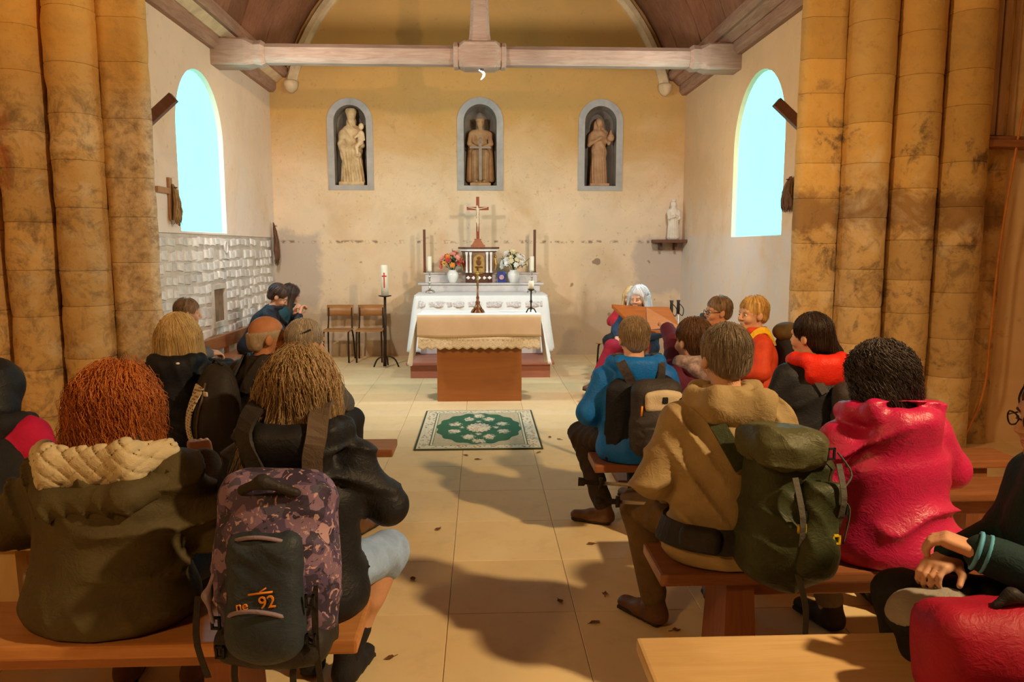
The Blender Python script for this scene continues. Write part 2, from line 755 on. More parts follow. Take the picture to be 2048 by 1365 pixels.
def wall_face(u0, u1, z0, z1, outs):
    """2D faces of a wall rectangle with arched openings (sorted along u)"""
    V, Fs = [], []

    def P(u, z):
        V.append((u, z))
        return len(V) - 1
    cur = u0
    for o in outs:
        a, b = o[0][0], o[-1][0]
        Fs.append((P(cur, z0), P(a, z0), P(a, z1), P(cur, z1)))
        zs = o[0][1]
        Fs.append((P(a, z0), P(b, z0), P(b, zs), P(a, zs)))
        for i in range(1, len(o) - 2):
            (ua, za), (ub, zb) = o[i], o[i + 1]
            Fs.append((P(ua, za), P(ub, zb), P(ub, z1), P(ua, z1)))
        cur = b
    Fs.append((P(cur, z0), P(u1, z0), P(u1, z1), P(cur, z1)))
    return V, Fs


def reveal(mb, outer, inner, to3, d0, d1, mi=0, close=True):
    n = len(outer)
    vs = [to3(u, z, d0) for u, z in outer] + [to3(u, z, d1) for u, z in inner]
    fs = [(i, i + 1, n + i + 1, n + i) for i in range(n - 1)] + ([(n - 1, 0, n, 2 * n - 1)] if close else [])
    mb.add(vs, fs, mi)


# floor: slab plus single tiles
m_slab = plain('floor_joint', (.42, .33, .2), .9, .1, 5, .1, 30)
fl = MB().box((-4.9, -4.6, -.2), (4.9, YB + .4, -.012)).build('floor', m_slab)
tag(fl, 'pale beige tiled church floor', kind='structure')


def floor_mat():
    t = NT('beige_floor_tile')
    n1, n2 = t.noise(.8, 5, .6, .5), t.noise(7, 5, .65)
    col = t.mix(t.ramp(n1, [(.3, 0.), (.7, 1.)]), (.76, .56, .29), (.83, .68, .43))
    col = t.mix(t.ramp(n2, [(.5, 0.), (.8, .5)]), col, (.58, .44, .26))
    oi = t.n('ShaderNodeObjectInfo')
    col = t.mix(1., col, t.ramp(oi.outputs['Random'], [(0, .97), (1, 1.03)]), 'MULTIPLY')
    t.bump(n2, .06, .004)
    return t.out(col, t.ramp(n1, [(.3, .42), (.7, .6)]), 0, .35)


m_floor = floor_mat()
TS = .56


def tile_mesh():
    a, b, e = TS / 2 - .001, TS / 2 - .003, -.02
    vs = [(-a, -a, e), (a, -a, e), (a, a, e), (-a, a, e), (-a, -a, -.002), (a, -a, -.002), (a, a, -.002), (-a, a, -.002), (-b, -b, 0), (b, -b, 0), (b, b, 0), (-b, b, 0)]
    fs = [(8, 9, 10, 11)]
    for q in (0, 4):
        for i in range(4):
            j = (i + 1) % 4
            fs.append((q + i, q + j, q + 4 + j, q + 4 + i))
    return MB().add(vs, fs).mesh('floor_tile', m_floor)


tm = tile_mesh()
for i in range(-7, 8):
    for j in range(0, 18):
        x, y = -.15 + TS * (i + .5), 1.45 + TS * (j + .5)
        if y > 6.6 and abs(x) > 3.2:
            continue
        link('floor_tile', tm, fl, (x, y, 0))
# nave floor that the tiles do not reach
MB().box((-4.9, -4.6, -.02), (4.9, 1.45, 0)).box((-4.9, 1.45, -.02), (-4.07, 6.2, 0)).box((4.332, 1.45, -.02), (4.9, 6.2, 0)).build('tile_field', m_floor, fl)['kind'] = 'stuff'

# end wall with three niches
NICHES = [(-1.86, .46, 2.49, 3.385), (0.0, .475, 2.49, 3.40), (1.745, .46, 2.49, 3.395)]
outs = [arch_outline(w, zs, zp, cx) for cx, w, zs, zp in NICHES]
V, Fs = wall_face(-XW - .3, XW + .3, -.1, 7.2, outs)
wb = MB()
wb.add([(u, YB, z) for u, z in V], Fs)
wall_back = wb.build('wall_back', m_back)
tag(wall_back, 'ochre plastered chancel end wall with three niches', kind='structure')
MB().box((-XW - .3, YB + .5, -.1), (XW + .3, YB + .6, 7.2)).build('outer_face', m_back, wall_back)
for (cx, w, zs, zp), o in zip(NICHES, outs):
    h = MB()
    t3 = lambda u, z, d: (u, YB + d, z)
    o2 = [(cx + (u - cx) * .95, z - (.02 if z > zs + .01 else 0)) for u, z in o]
    o3 = [(cx + (u - cx) * .55, z - (.06 if z > zs + .01 else 0)) for u, z in o]
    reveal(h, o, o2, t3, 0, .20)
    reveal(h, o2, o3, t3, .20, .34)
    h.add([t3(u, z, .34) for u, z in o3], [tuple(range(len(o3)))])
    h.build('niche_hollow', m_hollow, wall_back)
    ring = arch_outline(w + .19, zs - .07, zp, cx)
    s = MB()
    n = len(o)
    vs = [t3(u, z, -.012) for u, z in o] + [t3(u, z, -.012) for u, z in ring] + [t3(u, z, .03) for u, z in o] + [t3(u, z, .0) for u, z in ring]
    fs = []
    for i in range(n):
        j = (i + 1) % n
        fs += [(i, j, n + j, n + i), (i, j, 2 * n + j, 2 * n + i), (n + i, n + j, 3 * n + j, 3 * n + i)]
    s.add(vs, fs)
    s.build('niche_surround', m_grey, wall_back)

# side walls with one round-headed window each
WIN_L = (8.36, 1.36, 1.76, 2.78)
WIN_R = (8.16, 1.50, 1.72, 2.72)


def side_wall(name, sx, win, mat, zlow, lowmat, label):
    cy, w, zs, zp = win
    o = arch_outline(w, zs, zp, cy, 22)
    V, Fs = wall_face(6.3, YB, zlow, 4.35, [o])
    X = sx * XW
    mb = MB()
    mb.add([(X, u, z) for u, z in V], Fs)
    o2 = [(cy + (u - cy) * .985, zs + .01 + (z - zs) * .985) for u, z in o]
    reveal(mb, o, o2, lambda u, z, d: (X + sx * d, u, z), 0, .05)
    if zlow > 0:
        mb.box((min(X + sx * .022, X + sx * .2), 6.3, -.1), (max(X + sx * .022, X + sx * .2), YB, zlow), 1)
        mb.add([(X, 6.3, zlow), (X, YB, zlow), (X + sx * .03, YB, zlow), (X + sx * .03, 6.3, zlow)], [(0, 1, 2, 3)])
    o3 = [(cy + (u - cy) * 1.75 + .55, zs - .3 + (z - zs) * 1.35) for u, z in o]
    V2, F2 = wall_face(6.3, YB + .5, -.1, 4.9, [o3])
    mb.add([(X + sx * .34, u, z) for u, z in V2], F2)
    reveal(mb, o2, o3, lambda u, z, d: (X + sx * d, u, z), .05, .34)
    wl = mb.build(name, [mat, lowmat])
    tag(wl, label, kind='structure')
    return wl, o2


wall_left, oL = side_wall('wall_left', -1, WIN_L, m_side, 1.74, m_mortar, 'cream plastered chancel wall over small white stones')
wall_right, oR = side_wall('wall_right', 1, WIN_R, m_side_r, -.1, m_side_r, 'warm cream plastered chancel wall with round-headed window')
m_glass = NT('window_glass')
tr = m_glass.n('ShaderNodeBsdfTransparent')
tr.inputs[0].default_value = (.97, 1, 1, 1)
gl = m_glass.n('ShaderNodeBsdfGlossy')
gl.inputs['Roughness'].default_value = .05
mx = m_glass.n('ShaderNodeMixShader')
mx.inputs[0].default_value = .03
m_glass.l(tr.outputs[0], mx.inputs[1])
m_glass.l(gl.outputs[0], mx.inputs[2])
m_glass.l(mx.outputs[0], m_glass.t.nodes['Material Output'].inputs[0])
for i, (o, sx, wn) in enumerate(((oL, -1, WIN_L), (oR, 1, WIN_R))):
    g = MB()
    n = len(o)
    X = sx * (XW + .052)
    g.add([(X, u, z) for u, z in o] + [(X + sx * .006, u, z) for u, z in o], [tuple(range(n)), tuple(range(n, 2 * n))] + [(k, (k + 1) % n, n + (k + 1) % n, n + k) for k in range(n)])
    wo = g.build('window_%d' % (i + 1), m_glass.m)
    tag(wo, ('tall round-headed window beside the dried palm, filled with white daylight', 'tall round-headed window over the lectern side, filled with white daylight')[i], kind='structure')
    d = bpy.data.lights.new('window_portal', 'AREA')
    d.shape = 'RECTANGLE'
    d.size, d.size_y = 2.2, wn[1] + 1.2
    d.cycles.is_portal = True
    po = bpy.data.objects.new('window_portal', d)
    COL.objects.link(po)
    po.location = (sx * (XW + .36), wn[0] + .3, 2.6)
    po.rotation_euler = (0, sx * PI / 2, 0)

# small stones low on the left wall
r = random.Random(3)
zrow = .10
smesh = []
for k in range(10):
    w, h = r.uniform(.135, .165), .090
    a, b, e = w / 2, w / 2 - r.uniform(.008, .016), h / 2
    j = lambda: r.uniform(-.007, .007)
    base = [(0, -a + j(), -e + j()), (0, a + j(), -e + j()), (0, a + j(), e + j()), (0, -a + j(), e + j())]
    top = [(.024 + j() * .5, y * b / a, z * .84) for _, y, z in base]
    smesh.append(MB().add(base + top, [(4, 5, 6, 7)] + [(i, (i + 1) % 4, 4 + (i + 1) % 4, 4 + i) for i in range(4)]).mesh('stone', m_wstone))
NST = 0
z = .52
while z < 1.70:
    h = r.uniform(.10, .135)
    y = 6.95 + r.uniform(0, .1)
    while y < 10.95:
        i = r.randrange(10)
        wd = r.uniform(.10, .20)
        if not (8.42 < y < 8.92 and .72 < z < 1.17) and r.random() > .05:
            o = link('stone', smesh[i], wall_left, (-XW - .022, y, z + r.uniform(-.014, .014)), (r.uniform(-.09, .09), 0, 0))
            o.scale = (r.uniform(.6, 1.2), wd / .155, h / .105 * r.uniform(.85, 1.05))
            NST += 1
        y += wd + r.uniform(.004, .03)
    z += h + .008
# small square hole in the stonework: a shallow plate with recess shade in its colour, rough stone edge
hb = MB()
hy0, hy1, hz0, hz1 = 8.50, 8.86, .76, 1.13
for lo, hi in (((hy0 - .05, hz1), (hy1 + .05, hz1 + .05)), ((hy0 - .05, hz0 - .06), (hy1 + .05, hz0)), ((hy0 - .05, hz0), (hy0, hz1)), ((hy1, hz0), (hy1 + .05, hz1))):
    hb.box((-3.02, lo[0], lo[1]), (-2.972, hi[0], hi[1]))
hb.build('hole_edge', m_mortar, wall_left)
MB().box((-3.01, hy0, hz0), (-2.9985, hy1, hz1)).build('hole_back', plain('recess_shade', (.24, .15, .09), .95), wall_left)
MB().tube([(-2.97, 8.95 + .045 * math.cos(a), 1.60 + .07 * math.sin(a)) for a in np.linspace(0, 2 * PI, 13)[:-1]], .012, 6, closed=True).build('ring_stone', m_wstone, wall_left)

# wall plates (cornices), vault, arch rib, tie beam
for sx, side in ((-1, 'left'), (1, 'right')):
    def pr(pts):
        return [(sx * -a, b) for a, b in pts]
    fr = [((sx * XW, y, 0), (1, 0, 0), (0, 0, 1)) for y in (6.3, YB)]
    c = MB()
    c.sweep(pr([(-.3, ZC), (.06, ZC), (.10, ZC + .05), (.10, ZC + .13), (-.3, ZC + .13)]), fr)
    c.sweep(pr([(-.3, ZC + .13), (.12, ZC + .13), (.20, ZC + .20), (-.3, ZC + .20)]), fr, 1)
    c.sweep(pr([(-.3, ZC + .20), (.24, ZC + .20), (.28, ZC + .24), (.28, ZC + .31), (.22, ZC + .36), (-.3, ZC + .36)]), fr)
    o = c.build('trim_%d' % (1 if sx < 0 else 2), [m_plate, m_rib if sx < 0 else m_plate])
    tag(o, 'moulded oak wall plate along the %s chancel wall' % side, kind='structure')

ceil = MB()
VR, VZ = 2.86, 3.25
a0 = math.asin((ZC + .30 - VZ) / VR)
ns = 26
arc = [(VR * math.cos(a0 + (PI - 2 * a0) * i / ns), VZ + VR * math.sin(a0 + (PI - 2 * a0) * i / ns)) for i in range(ns + 1)]
vs, fs = [], []
for y in (6.25, YB + .3):
    for k in (1.02, 1.06):
        vs += [(x * k, y, VZ + (z - VZ) * k) for x, z in arc]
n = ns + 1
for i in range(ns):
    fs += [(i, i + 1, 2 * n + i + 1, 2 * n + i), (n + i, n + i + 1, 3 * n + i + 1, 3 * n + i)]
ceiling = ceil.add(vs, fs).build('ceiling', m_vault)
tag(ceiling, 'red-brown boarded barrel vault of the chancel', kind='structure')
y = 6.3
rr = random.Random(5)
while y < YB:
    w = .46
    y2 = min(y + w, YB)
    for sgn in (-1, 1):
        cuts = [a0, a0 + .42, a0 + .80, PI / 2]
        for c0, c1 in zip(cuts[:-1], cuts[1:]):
            b = MB()
            m = 5
            dr = rr.uniform(-.006, .006)
            vs = []
            for rad in (VR + dr, VR + .045):
                for yy in (y + .006, y2 - .006):
                    for i in range(m):
                        a = c0 + .004 + (c1 - c0 - .008) * i / (m - 1)
                        vs.append((sgn * rad * math.cos(a), yy, VZ + rad * math.sin(a)))
            fs = []
            for i in range(m - 1):
                fs += [(i, i + 1, m + i + 1, m + i), (i, i + 1, 2 * m + i + 1, 2 * m + i), (m + i, m + i + 1, 3 * m + i + 1, 3 * m + i)]
            fs += [(0, m, 3 * m, 2 * m), (m - 1, 2 * m - 1, 4 * m - 1, 3 * m - 1)]
            b.add(vs, fs).build('vault_board', m_vault, ceiling)
    y = y2
# pale rib against the end wall
rb = MB()
RR = 2.74
pts = []
for i in range(41):
    a = math.radians(14) + math.radians(152) * i / 40
    pts.append(((RR * math.cos(a), YB - .02, VZ + RR * math.sin(a)), (math.cos(a), 0, math.sin(a)), (0, 1, 0)))
rb.sweep([(-.075, .02), (-.075, -.03), (-.03, -.09), (.04, -.09), (.075, -.03), (.075, .02)], pts)
ro = rb.build('trim_3', m_rib)
tag(ro, 'pale plaster rib arching round the end wall under the vault', kind='structure')
for sx in (-1, 1):
    MB().lathe([(.03, -.10), (.08, -.05), (.10, .0), (.105, .05), (.085, .07)], (sx * 2.66, YB - .06, 3.86), 14).build('rib_corbel', m_rib, ro)

tb = thing('tie_beam', 'oak tie beam with chamfered edges spanning the chancel below the vault', 'beam', (0, 8.9, 3.76))


def octo(h, d, c):
    return [(-d, -h + c), (-d + c, -h), (d - c, -h), (d, -h + c), (d, h - c), (d - c, h), (-d + c, h), (-d, h - c)]


def beam_piece(segs):
    b = MB()
    fr_v = []
    k = 8
    for x, h, d, c in segs:
        fr_v += [(x, a, bb) for a, bb in octo(h, d, c)]
    fs = []
    for i in range(len(segs) - 1):
        for j in range(k):
            j2 = (j + 1) % k
            fs.append((i * k + j, i * k + j2, (i + 1) * k + j2, (i + 1) * k + j))
    fs += [tuple(range(k)), tuple((len(segs) - 1) * k + j for j in range(k))]
    return b.add(fr_v, fs)


beam_piece([(-2.42, .105, .11, .05), (2.42, .105, .11, .05)]).build('beam_shaft', m_beam, tb)
for sx in (-1, 1):
    beam_piece([(sx * 2.98, .145, .15, .01), (sx * 2.62, .145, .15, .02), (sx * 2.52, .125, .13, .05), (sx * 2.44, .135, .14, .06), (sx * 2.40, .11, .115, .05)]).build('beam_end_block', m_beam, tb)
beam_piece([(-.30, .11, .115, .05), (-.29, .135, .14, .06), (-.25, .135, .14, .06), (-.24, .125, .13, .06), (-.17, .145, .15, .02), (.17, .145, .15, .02), (.24, .125, .13, .06), (.25, .135, .14, .06), (.29, .135, .14, .06), (.30, .11, .115, .05)]).build('centre_block', m_beam, tb)
kp = MB()
vs, lv = [], [(.14, .13), (.22, .115), (.62, .095), (.66, .115), (.74, .115), (.78, .085), (2.30, .085)]
for z, h in lv:
    c = h * .35
    vs += [(a, b, z) for a, b in octo(h, h, c)]
fs = []
for i in range(len(lv) - 1):
    for j in range(8):
        fs.append((i * 8 + j, i * 8 + (j + 1) % 8, (i + 1) * 8 + (j + 1) % 8, (i + 1) * 8 + j))
kp.add(vs, fs).build('king_post', m_beam, tb)

hl = thing('hanging_lamp', 'small white curled lamp under the middle of the tie beam', 'lamp', (.02, 8.85, 3.615))
m_bulb = NT('lamp_glow')
m_bulb.b.inputs['Emission Color'].default_value = (1, .95, .75, 1)
m_bulb.b.inputs['Emission Strength'].default_value = 3
mb_ = m_bulb.out((.9, .9, .85), .4)
MB().tube(densify([(-.03, 0, -.015), (.0, 0, -.03), (.025, 0, -.05), (.02, 0, -.085), (-.01, 0, -.12)], 12), [.008] * 4 + [.014] * 5 + [.01, .007, .004], 8).build('glowing_tube', mb_, hl)
MB().lathe([(.02, -.02), (.025, .0), (.025, .012)], (0, 0, 0), 10).build('holder', plain('dark_metal', (.05, .04, .035), .5), hl)

# chancel arch piers: shafts built of single blocks
def pier_mat(name, k, seed):
    t = NT(name)
    n1, n2, n3 = t.noise(1.0, 6, .65, .8), t.noise(3.6, 6, .7, .5), t.noise(17, 5, .65)
    x, y, z = t.xyz()
    col = t.mix(t.ramp(n1, [(.3, 0.), (.7, 1.)]), *(((.74, .42, .11), (.82, .54, .20)) if k < 0 else ((.62, .36, .10), (.70, .46, .17))))
    col = t.mix(t.ramp(n2, [(.46, 0.), (.72, .6)]), col, (.46, .31, .14))
    zz = t.math('ADD', z, t.math('MULTIPLY', t.math('SUBTRACT', n2, .5), .7))
    low = t.band(zz, -1, 1.85 if k > 0 else 2.9, .25)
    col = t.mix(t.math('MULTIPLY', low, .45), col, (.50, .36, .21))
    if k > 0:                       # brown tide mark left by a lost impost
        bd = t.band(zz, 1.72, 2.02, .05)
        col = t.mix(t.math('MULTIPLY', bd, .75), col, (.24, .125, .055))
    drk = t.math('MULTIPLY', t.ramp(n2, [(.52 if k < 0 else .56, 0.), (.66, .85)]), t.band(z, -.1, 2.8, .3))
    col = t.mix(drk, col, (.16, .10, .06))
    lt = t.math('MULTIPLY', t.ramp(t.noise(2.7, 5, .6, 1.), [(.52, 0.), (.72, .6)]), t.band(zz, -1, 2.6, .2))
    col = t.mix(lt, col, (.74, .62, .44))
    if k < 0:                       # pale repaired inner corner, a little brick red outside
        cx = t.math('MULTIPLY', t.band(x, -2.80, -2.3, .05), t.band(zz, -1, 2.75, .1))
        col = t.mix(t.math('MULTIPLY', cx, .7), col, t.mix(t.ramp(n3, [(.4, 0.), (.6, 1.)]), (.70, .58, .42), (.45, .36, .27)))
        rd = t.math('MULTIPLY', t.band(x, -4.2, -3.42, .06), t.ramp(n2, [(.5, 0.), (.58, .8)]))
        rd = t.math('MULTIPLY', rd, t.band(z, 1.9, 2.8, .2))
        col = t.mix(rd, col, (.55, .17, .06))
    col = t.mix(t.ramp(n3, [(.55, 0.), (.75, .5)]), col, t.mix(1., col, (.62, .56, .5), 'MULTIPLY'))
    oi = t.n('ShaderNodeObjectInfo')
    col = t.mix(1., col, t.ramp(oi.outputs['Random'], [(0, .86), (1, 1.10)]), 'MULTIPLY')
    n5 = t.noise(6.5, 6, .75, .6)
    col = t.mix(t.math('MULTIPLY', t.ramp(n5, [(.50, 0.), (.66, .7)]), t.band(zz, -1, 2.85 if k < 0 else 2.0, .3)), col, (.21, .135, .07))
    hgt = t.mix(.5, n2, n3)
    t.bump(hgt, .55, .025)
    return t.out(col, .92, 0, .12)


m_pier = {-1: pier_mat('pier_stone_left', -1, 1), 1: pier_mat('pier_stone_right', 1, 2)}


def rough_block(poly, z0, z1, amp, seed):
    """worn stone block: plan polygon extruded, with softened joints and an uneven face"""
    pts = []
    n = len(poly)
    for i in range(n):
        a, b = np.array(poly[i]), np.array(poly[(i + 1) % n])
        m = max(1, int(np.linalg.norm(b - a) / .055)) if min(a[1], b[1]) < 6.1 else 1
        for k in range(m):
            pts.append(a + (b - a) * k / m)
    P = np.array(pts)
    c = P.mean(0)
    O = P - c
    O /= np.linalg.norm(O, axis=1, keepdims=True) + 1e-9
    lv = [(z0, -.004), (z0 + .008, 0)] + [(z0 + (z1 - z0) * q, 0) for q in (.25, .5, .75)] + [(z1 - .008, 0), (z1, -.004)]
    r = np.random.RandomState(seed)
    K = r.normal(0, 1, (5, 3)) * np.array([8, 13, 20, 30, 42])[:, None]
    ph = r.uniform(0, 6, 5)
    r = np.random.RandomState(int((z0 + 1) * 1000) + len(P))
    V = []
    for z, e in lv:
        Q = np.c_[P, np.full(len(P), z)]
        d = sum(np.sin(Q @ K[i] + ph[i]) / (1 + .4 * i) for i in range(5)) * amp * .5 + r.normal(0, amp * .12, len(P))
        V.append(np.c_[P + O * (d + e)[:, None], Q[:, 2]])
    V = np.concatenate(V)
    m = len(P)
    fs = [(i * m + j, i * m + (j + 1) % m, (i + 1) * m + (j + 1) % m, (i + 1) * m + j) for i in range(len(lv) - 1) for j in range(m)]
    mb = MB().add(V.tolist(), fs, 0, True)
    mb.add(V[:m].tolist(), [tuple(range(m))[::-1]])
    mb.add(V[-m:].tolist(), [tuple(range(m))])
    return mb


def shaft_poly(cx, cy, r, yb, n=13):
    pts = [(cx + r * math.cos(a), cy + r * math.sin(a)) for a in np.linspace(PI, 2 * PI, n)]
    return pts + [(cx + r, yb), (cx - r, yb)]


for sx in (-1, 1):
    side = 'left' if sx < 0 else 'right'
    core = MB()
    core.prism([(sx * 2.60, 6.06), (sx * 4.14, 6.06), (sx * 4.14, 6.34), (sx * 2.74, 6.34)], -.05, 3.7)
    pier = core.build('wall_pier_%s' % side, m_pier[sx])
    tag(pier, 'weathered ochre stone pier of the chancel arch on the %s' % side, kind='structure')
    polys = [
        ([(2.52, 6.04), (2.57, 5.97), (2.86, 5.97), (2.86, 6.3), (2.66, 6.3)], .34),
        (shaft_poly(3.04, 5.93, .175, 6.2), .37),
        (shaft_poly(3.39, 5.86, .170, 6.2), .33),
        (shaft_poly(3.73, 5.79, .170, 6.2), .36),
        ([(3.90, 5.83), (4.12, 5.83), (4.14, 5.86), (4.14, 6.2), (3.90, 6.2)], .42),
    ]
    rr = random.Random(11 + sx)
    for poly, hh in polys:
        z = -.02
        cx = sum(p[0] for p in poly) / len(poly)
        cy = sum(p[1] for p in poly) / len(poly)
        while z < 4.6:
            h = hh * rr.uniform(.72, 1.3)
            if z > 3.5:
                h = 1.2
            k = 1 + rr.uniform(-.004, .004)
            pl = [(sx * (cx + (p[0] - cx) * k), cy + (p[1] - cy) * k) for p in poly]
            rough_block(pl if sx > 0 else pl[::-1], z, z + h, .009 if sx < 0 else .005, 5 + sx).build('stone_block', m_pier[sx], pier)
            z += h + .002

# wall above the arch, nave walls, nave ceiling (behind the photographer)
ar = MB()
V, Fs = wall_face(-4.95, 4.95, 3.6, 7.2, [arch_outline(5.1, 3.6, 3.9, 0, 24, 2.3)])
for yy in (5.98, 6.3):
    ar.add([(u, yy, z) for u, z in V], Fs)
oa = arch_outline(5.1, 3.6, 3.9, 0, 24, 2.3)
reveal(ar, oa, oa, lambda u, z, d: (u, d, z), 5.98, 6.3, 0, False)
tag(ar.build('wall_arch', m_nave), 'plastered wall over the chancel arch', kind='structure')
for sx, side in ((-1, 'left'), (1, 'right')):
    o = MB().box((min(sx * 4.12, sx * 4.95), 5.90, -.1), (max(sx * 4.12, sx * 4.95), 6.4, 3.7)).build('wall_nave_%s_end' % side, m_nave)
    tag(o, 'pale plastered nave wall beside the %s pier' % side, kind='structure')
    o = MB().box((min(sx * 4.8, sx * 5.0), -4.6, -.1), (max(sx * 4.8, sx * 5.0), 6.3, 6.2)).build('wall_nave_%s' % side, m_nave)
    tag(o, 'plastered side wall of the nave on the %s' % side, kind='structure')
tag(MB().box((-5, -4.8, -.1), (5, -4.6, 6.2)).build('wall_nave_back', m_nave), 'plastered wall at the back of the nave', kind='structure')
tag(MB().box((-5, -4.8, 6.0), (5, 6.0, 6.2)).build('ceiling_nave', m_vault), 'boarded nave ceiling', kind='structure')

# ------------------------------------------------------------------ furnishings
m_redwood = wood('red_brown_bench_wood', (.20, .065, .022), (.36, .14, .055), 0, .38, .12, 3.)
m_redwoodz = wood('red_brown_upright_wood', (.19, .06, .022), (.33, .12, .05), 2, .42, .12, 3.)
m_oak = wood('golden_pine', (.60, .37, .15), (.76, .53, .27), 0, .42, .06, 2.)
m_oakz = wood('golden_pine_upright', (.58, .38, .17), (.72, .52, .28), 2, .5, .06, 2.)
m_altarwood = wood('orange_brown_panel', (.30, .105, .025), (.40, .15, .04), 0, .5, .03, 1.2)
m_darkwood = wood('dark_brown_wood', (.10, .035, .018), (.19, .075, .04), 2, .45, .08, 3.)
m_iron = plain('wrought_iron', (.045, .028, .018), .5, .2, 20, .2, 90, .6)
m_wax = plain('ivory_wax', (.86, .80, .64), .45, .04, 10, .03, 40)
m_white = plain('white_linen', (.86, .88, .90), .85, .03, 6, .1, 120)
m_linen_shade = plain('shaded_linen', (.66, .50, .33), .85, .06, 6, .15, 140)  # shaded copy of the white linen, shade put into the colour
m_lace_shade = plain('shaded_lace', (.72, .58, .38), .85, .25, 60, .6, 90, c2=(.80, .68, .48))  # lace colour darkened to tan for the same shade
m_marble = plain('grey_marble', (.60, .57, .58), .35, .15, 4, .05, 30, c2=(.72, .68, .68))
m_gold = plain('dull_gold', (.52, .36, .12), .42, .2, 25, .2, 50, .7)
m_silver = plain('old_silver', (.62, .58, .55), .25, .2, 25, .1, 50, .9)
m_porc = plain('white_porcelain', (.88, .87, .85), .2, .02, 5, 0, 1, spec=.6)
m_red = plain('red_wax', (.62, .03, .02), .5, .1)
m_terra = plain('terracotta_paint', (.45, .15, .07), .6, .12, 8)
m_bronze = plain('brown_bronze', (.20, .085, .035), .38, .2, 25, .15, 60, .5)


def bench(label, x0, x1, y0, y1, ztop, mt, mz, legs, th=.045, group='wooden benches', xt=.05, skirt=True):
    t = thing('bench', label, 'bench', ((x0 + x1) / 2, (y0 + y1) / 2, 0), 0, group)
    hx, hy = (x1 - x0) / 2, (y1 - y0) / 2
    MB().cbox((-hx, -hy, ztop - th), (hx, hy, ztop), .010).build('seat_plank', mt, t)
    for lx in legs:
        c = lx - (x0 + x1) / 2
        w = xt
        b = MB()
        b.add([(c - w * 1.25, -hy * .92, 0), (c + w * 1.25, -hy * .92, 0), (c + w * 1.25, hy * .92, 0), (c - w * 1.25, hy * .92, 0),
               (c - w, -hy * .72, ztop - th), (c + w, -hy * .72, ztop - th), (c + w, hy * .72, ztop - th), (c - w, hy * .72, ztop - th)],
              [(0, 3, 2, 1), (4, 5, 6, 7), (0, 1, 5, 4), (1, 2, 6, 5), (2, 3, 7, 6), (3, 0, 4, 7)])
        b.build('leg', mz, t)
    if skirt:
        MB().cbox((min(legs) - (x0 + x1) / 2, -.02, ztop - th - .10), (max(legs) - (x0 + x1) / 2, .02, ztop - th), .006).build('stretcher', mt, t)
    return t


BZ = .45
bench('red-brown bench nearest the camera, carrying the olive parka and camouflage backpack', -3.3, -.37, 2.10, 2.40, BZ, m_oak if False else wood('orange_bench_wood', (.42, .16, .05), (.56, .26, .09), 0, .36, .1, 3.), m_redwoodz, (-2.9, -.78))
bench('pale pine bench behind the olive parka, its end leg showing at the left', -3.1, -.80, 2.92, 3.16, BZ, m_oak, m_oakz, (-1.96, -1.0), xt=.09)
bench('red-brown bench between the pine bench and the front left bench', -3.1, -.66, 3.50, 3.77, BZ, m_redwood, m_redwoodz, (-2.8, -1.15))
bench('front left bench whose rounded end juts into the aisle', -3.1, -.51, 4.20, 4.46, BZ, m_redwood, m_redwoodz, (-2.8, -1.25))
bench('front right bench under the blue jacket, reaching to the stone pier', .60, 2.95, 3.85, 4.12, BZ, m_redwood, m_redwoodz, (.98, 2.72))
RB1B = [o for o in COL.objects if o.get('label', '').startswith('front right bench')][0]
MB().tube([(.96, 0, .40), (.82, 0, .05)], .02, 6).build('brace', m_redwoodz, RB1B)
bench('bench behind the magenta raincoat, its bare end at the right edge', .95, 3.5, 3.33, 3.58, BZ, m_redwood, m_redwoodz, (1.25, 3.2))
bench('red-brown bench under the khaki jacket and magenta raincoat', .63, 2.5, 2.50, 2.80, BZ, m_redwood, m_redwoodz, (.93, 2.2))
bench('pale pine bench at the bottom right, lit brightly', .455, 2.9, 1.76, 2.085, BZ, m_oak, m_oakz, (.80, 2.5))
m_redwoody = wood('red_brown_wall_bench_wood', (.20, .065, .022), (.36, .14, .055), 1, .38, .12, 3.)


def wall_bench(label, x0, x1, y0, y1, back):
    t = thing('side_bench', label, 'bench', ((x0 + x1) / 2, (y0 + y1) / 2, 0), 0, 'benches along the chancel walls')
    hx, hy = (x1 - x0) / 2, (y1 - y0) / 2
    MB().cbox((-hx, -hy, .41), (hx, hy, .45), .01).build('seat_plank', m_redwoody, t)
    for yy in (-hy * .8, 0, hy * .8):
        MB().cbox((-hx * .85, yy - .03, 0), (hx * .85, yy + .03, .41), .006).build('leg', m_redwoodz, t)
    s = back
    MB().cbox((s * hx - .025, -hy, .52), (s * hx + .025, hy, .66), .01).build('back_rail', m_redwoody, t)
    for yy in (-hy * .8, 0, hy * .8):
        MB().cbox((s * hx - .02, yy - .025, .40), (s * hx + .02, yy + .025, .58), .005).build('back_post', m_redwoodz, t)


wall_bench('long red-brown bench against the white stone wall', -2.80, -2.42, 6.4, 10.2, -1)
wall_bench('low red-brown bench beside the right pier, mostly hidden by people', 2.02, 2.36, 5.0, 6.9, 1)

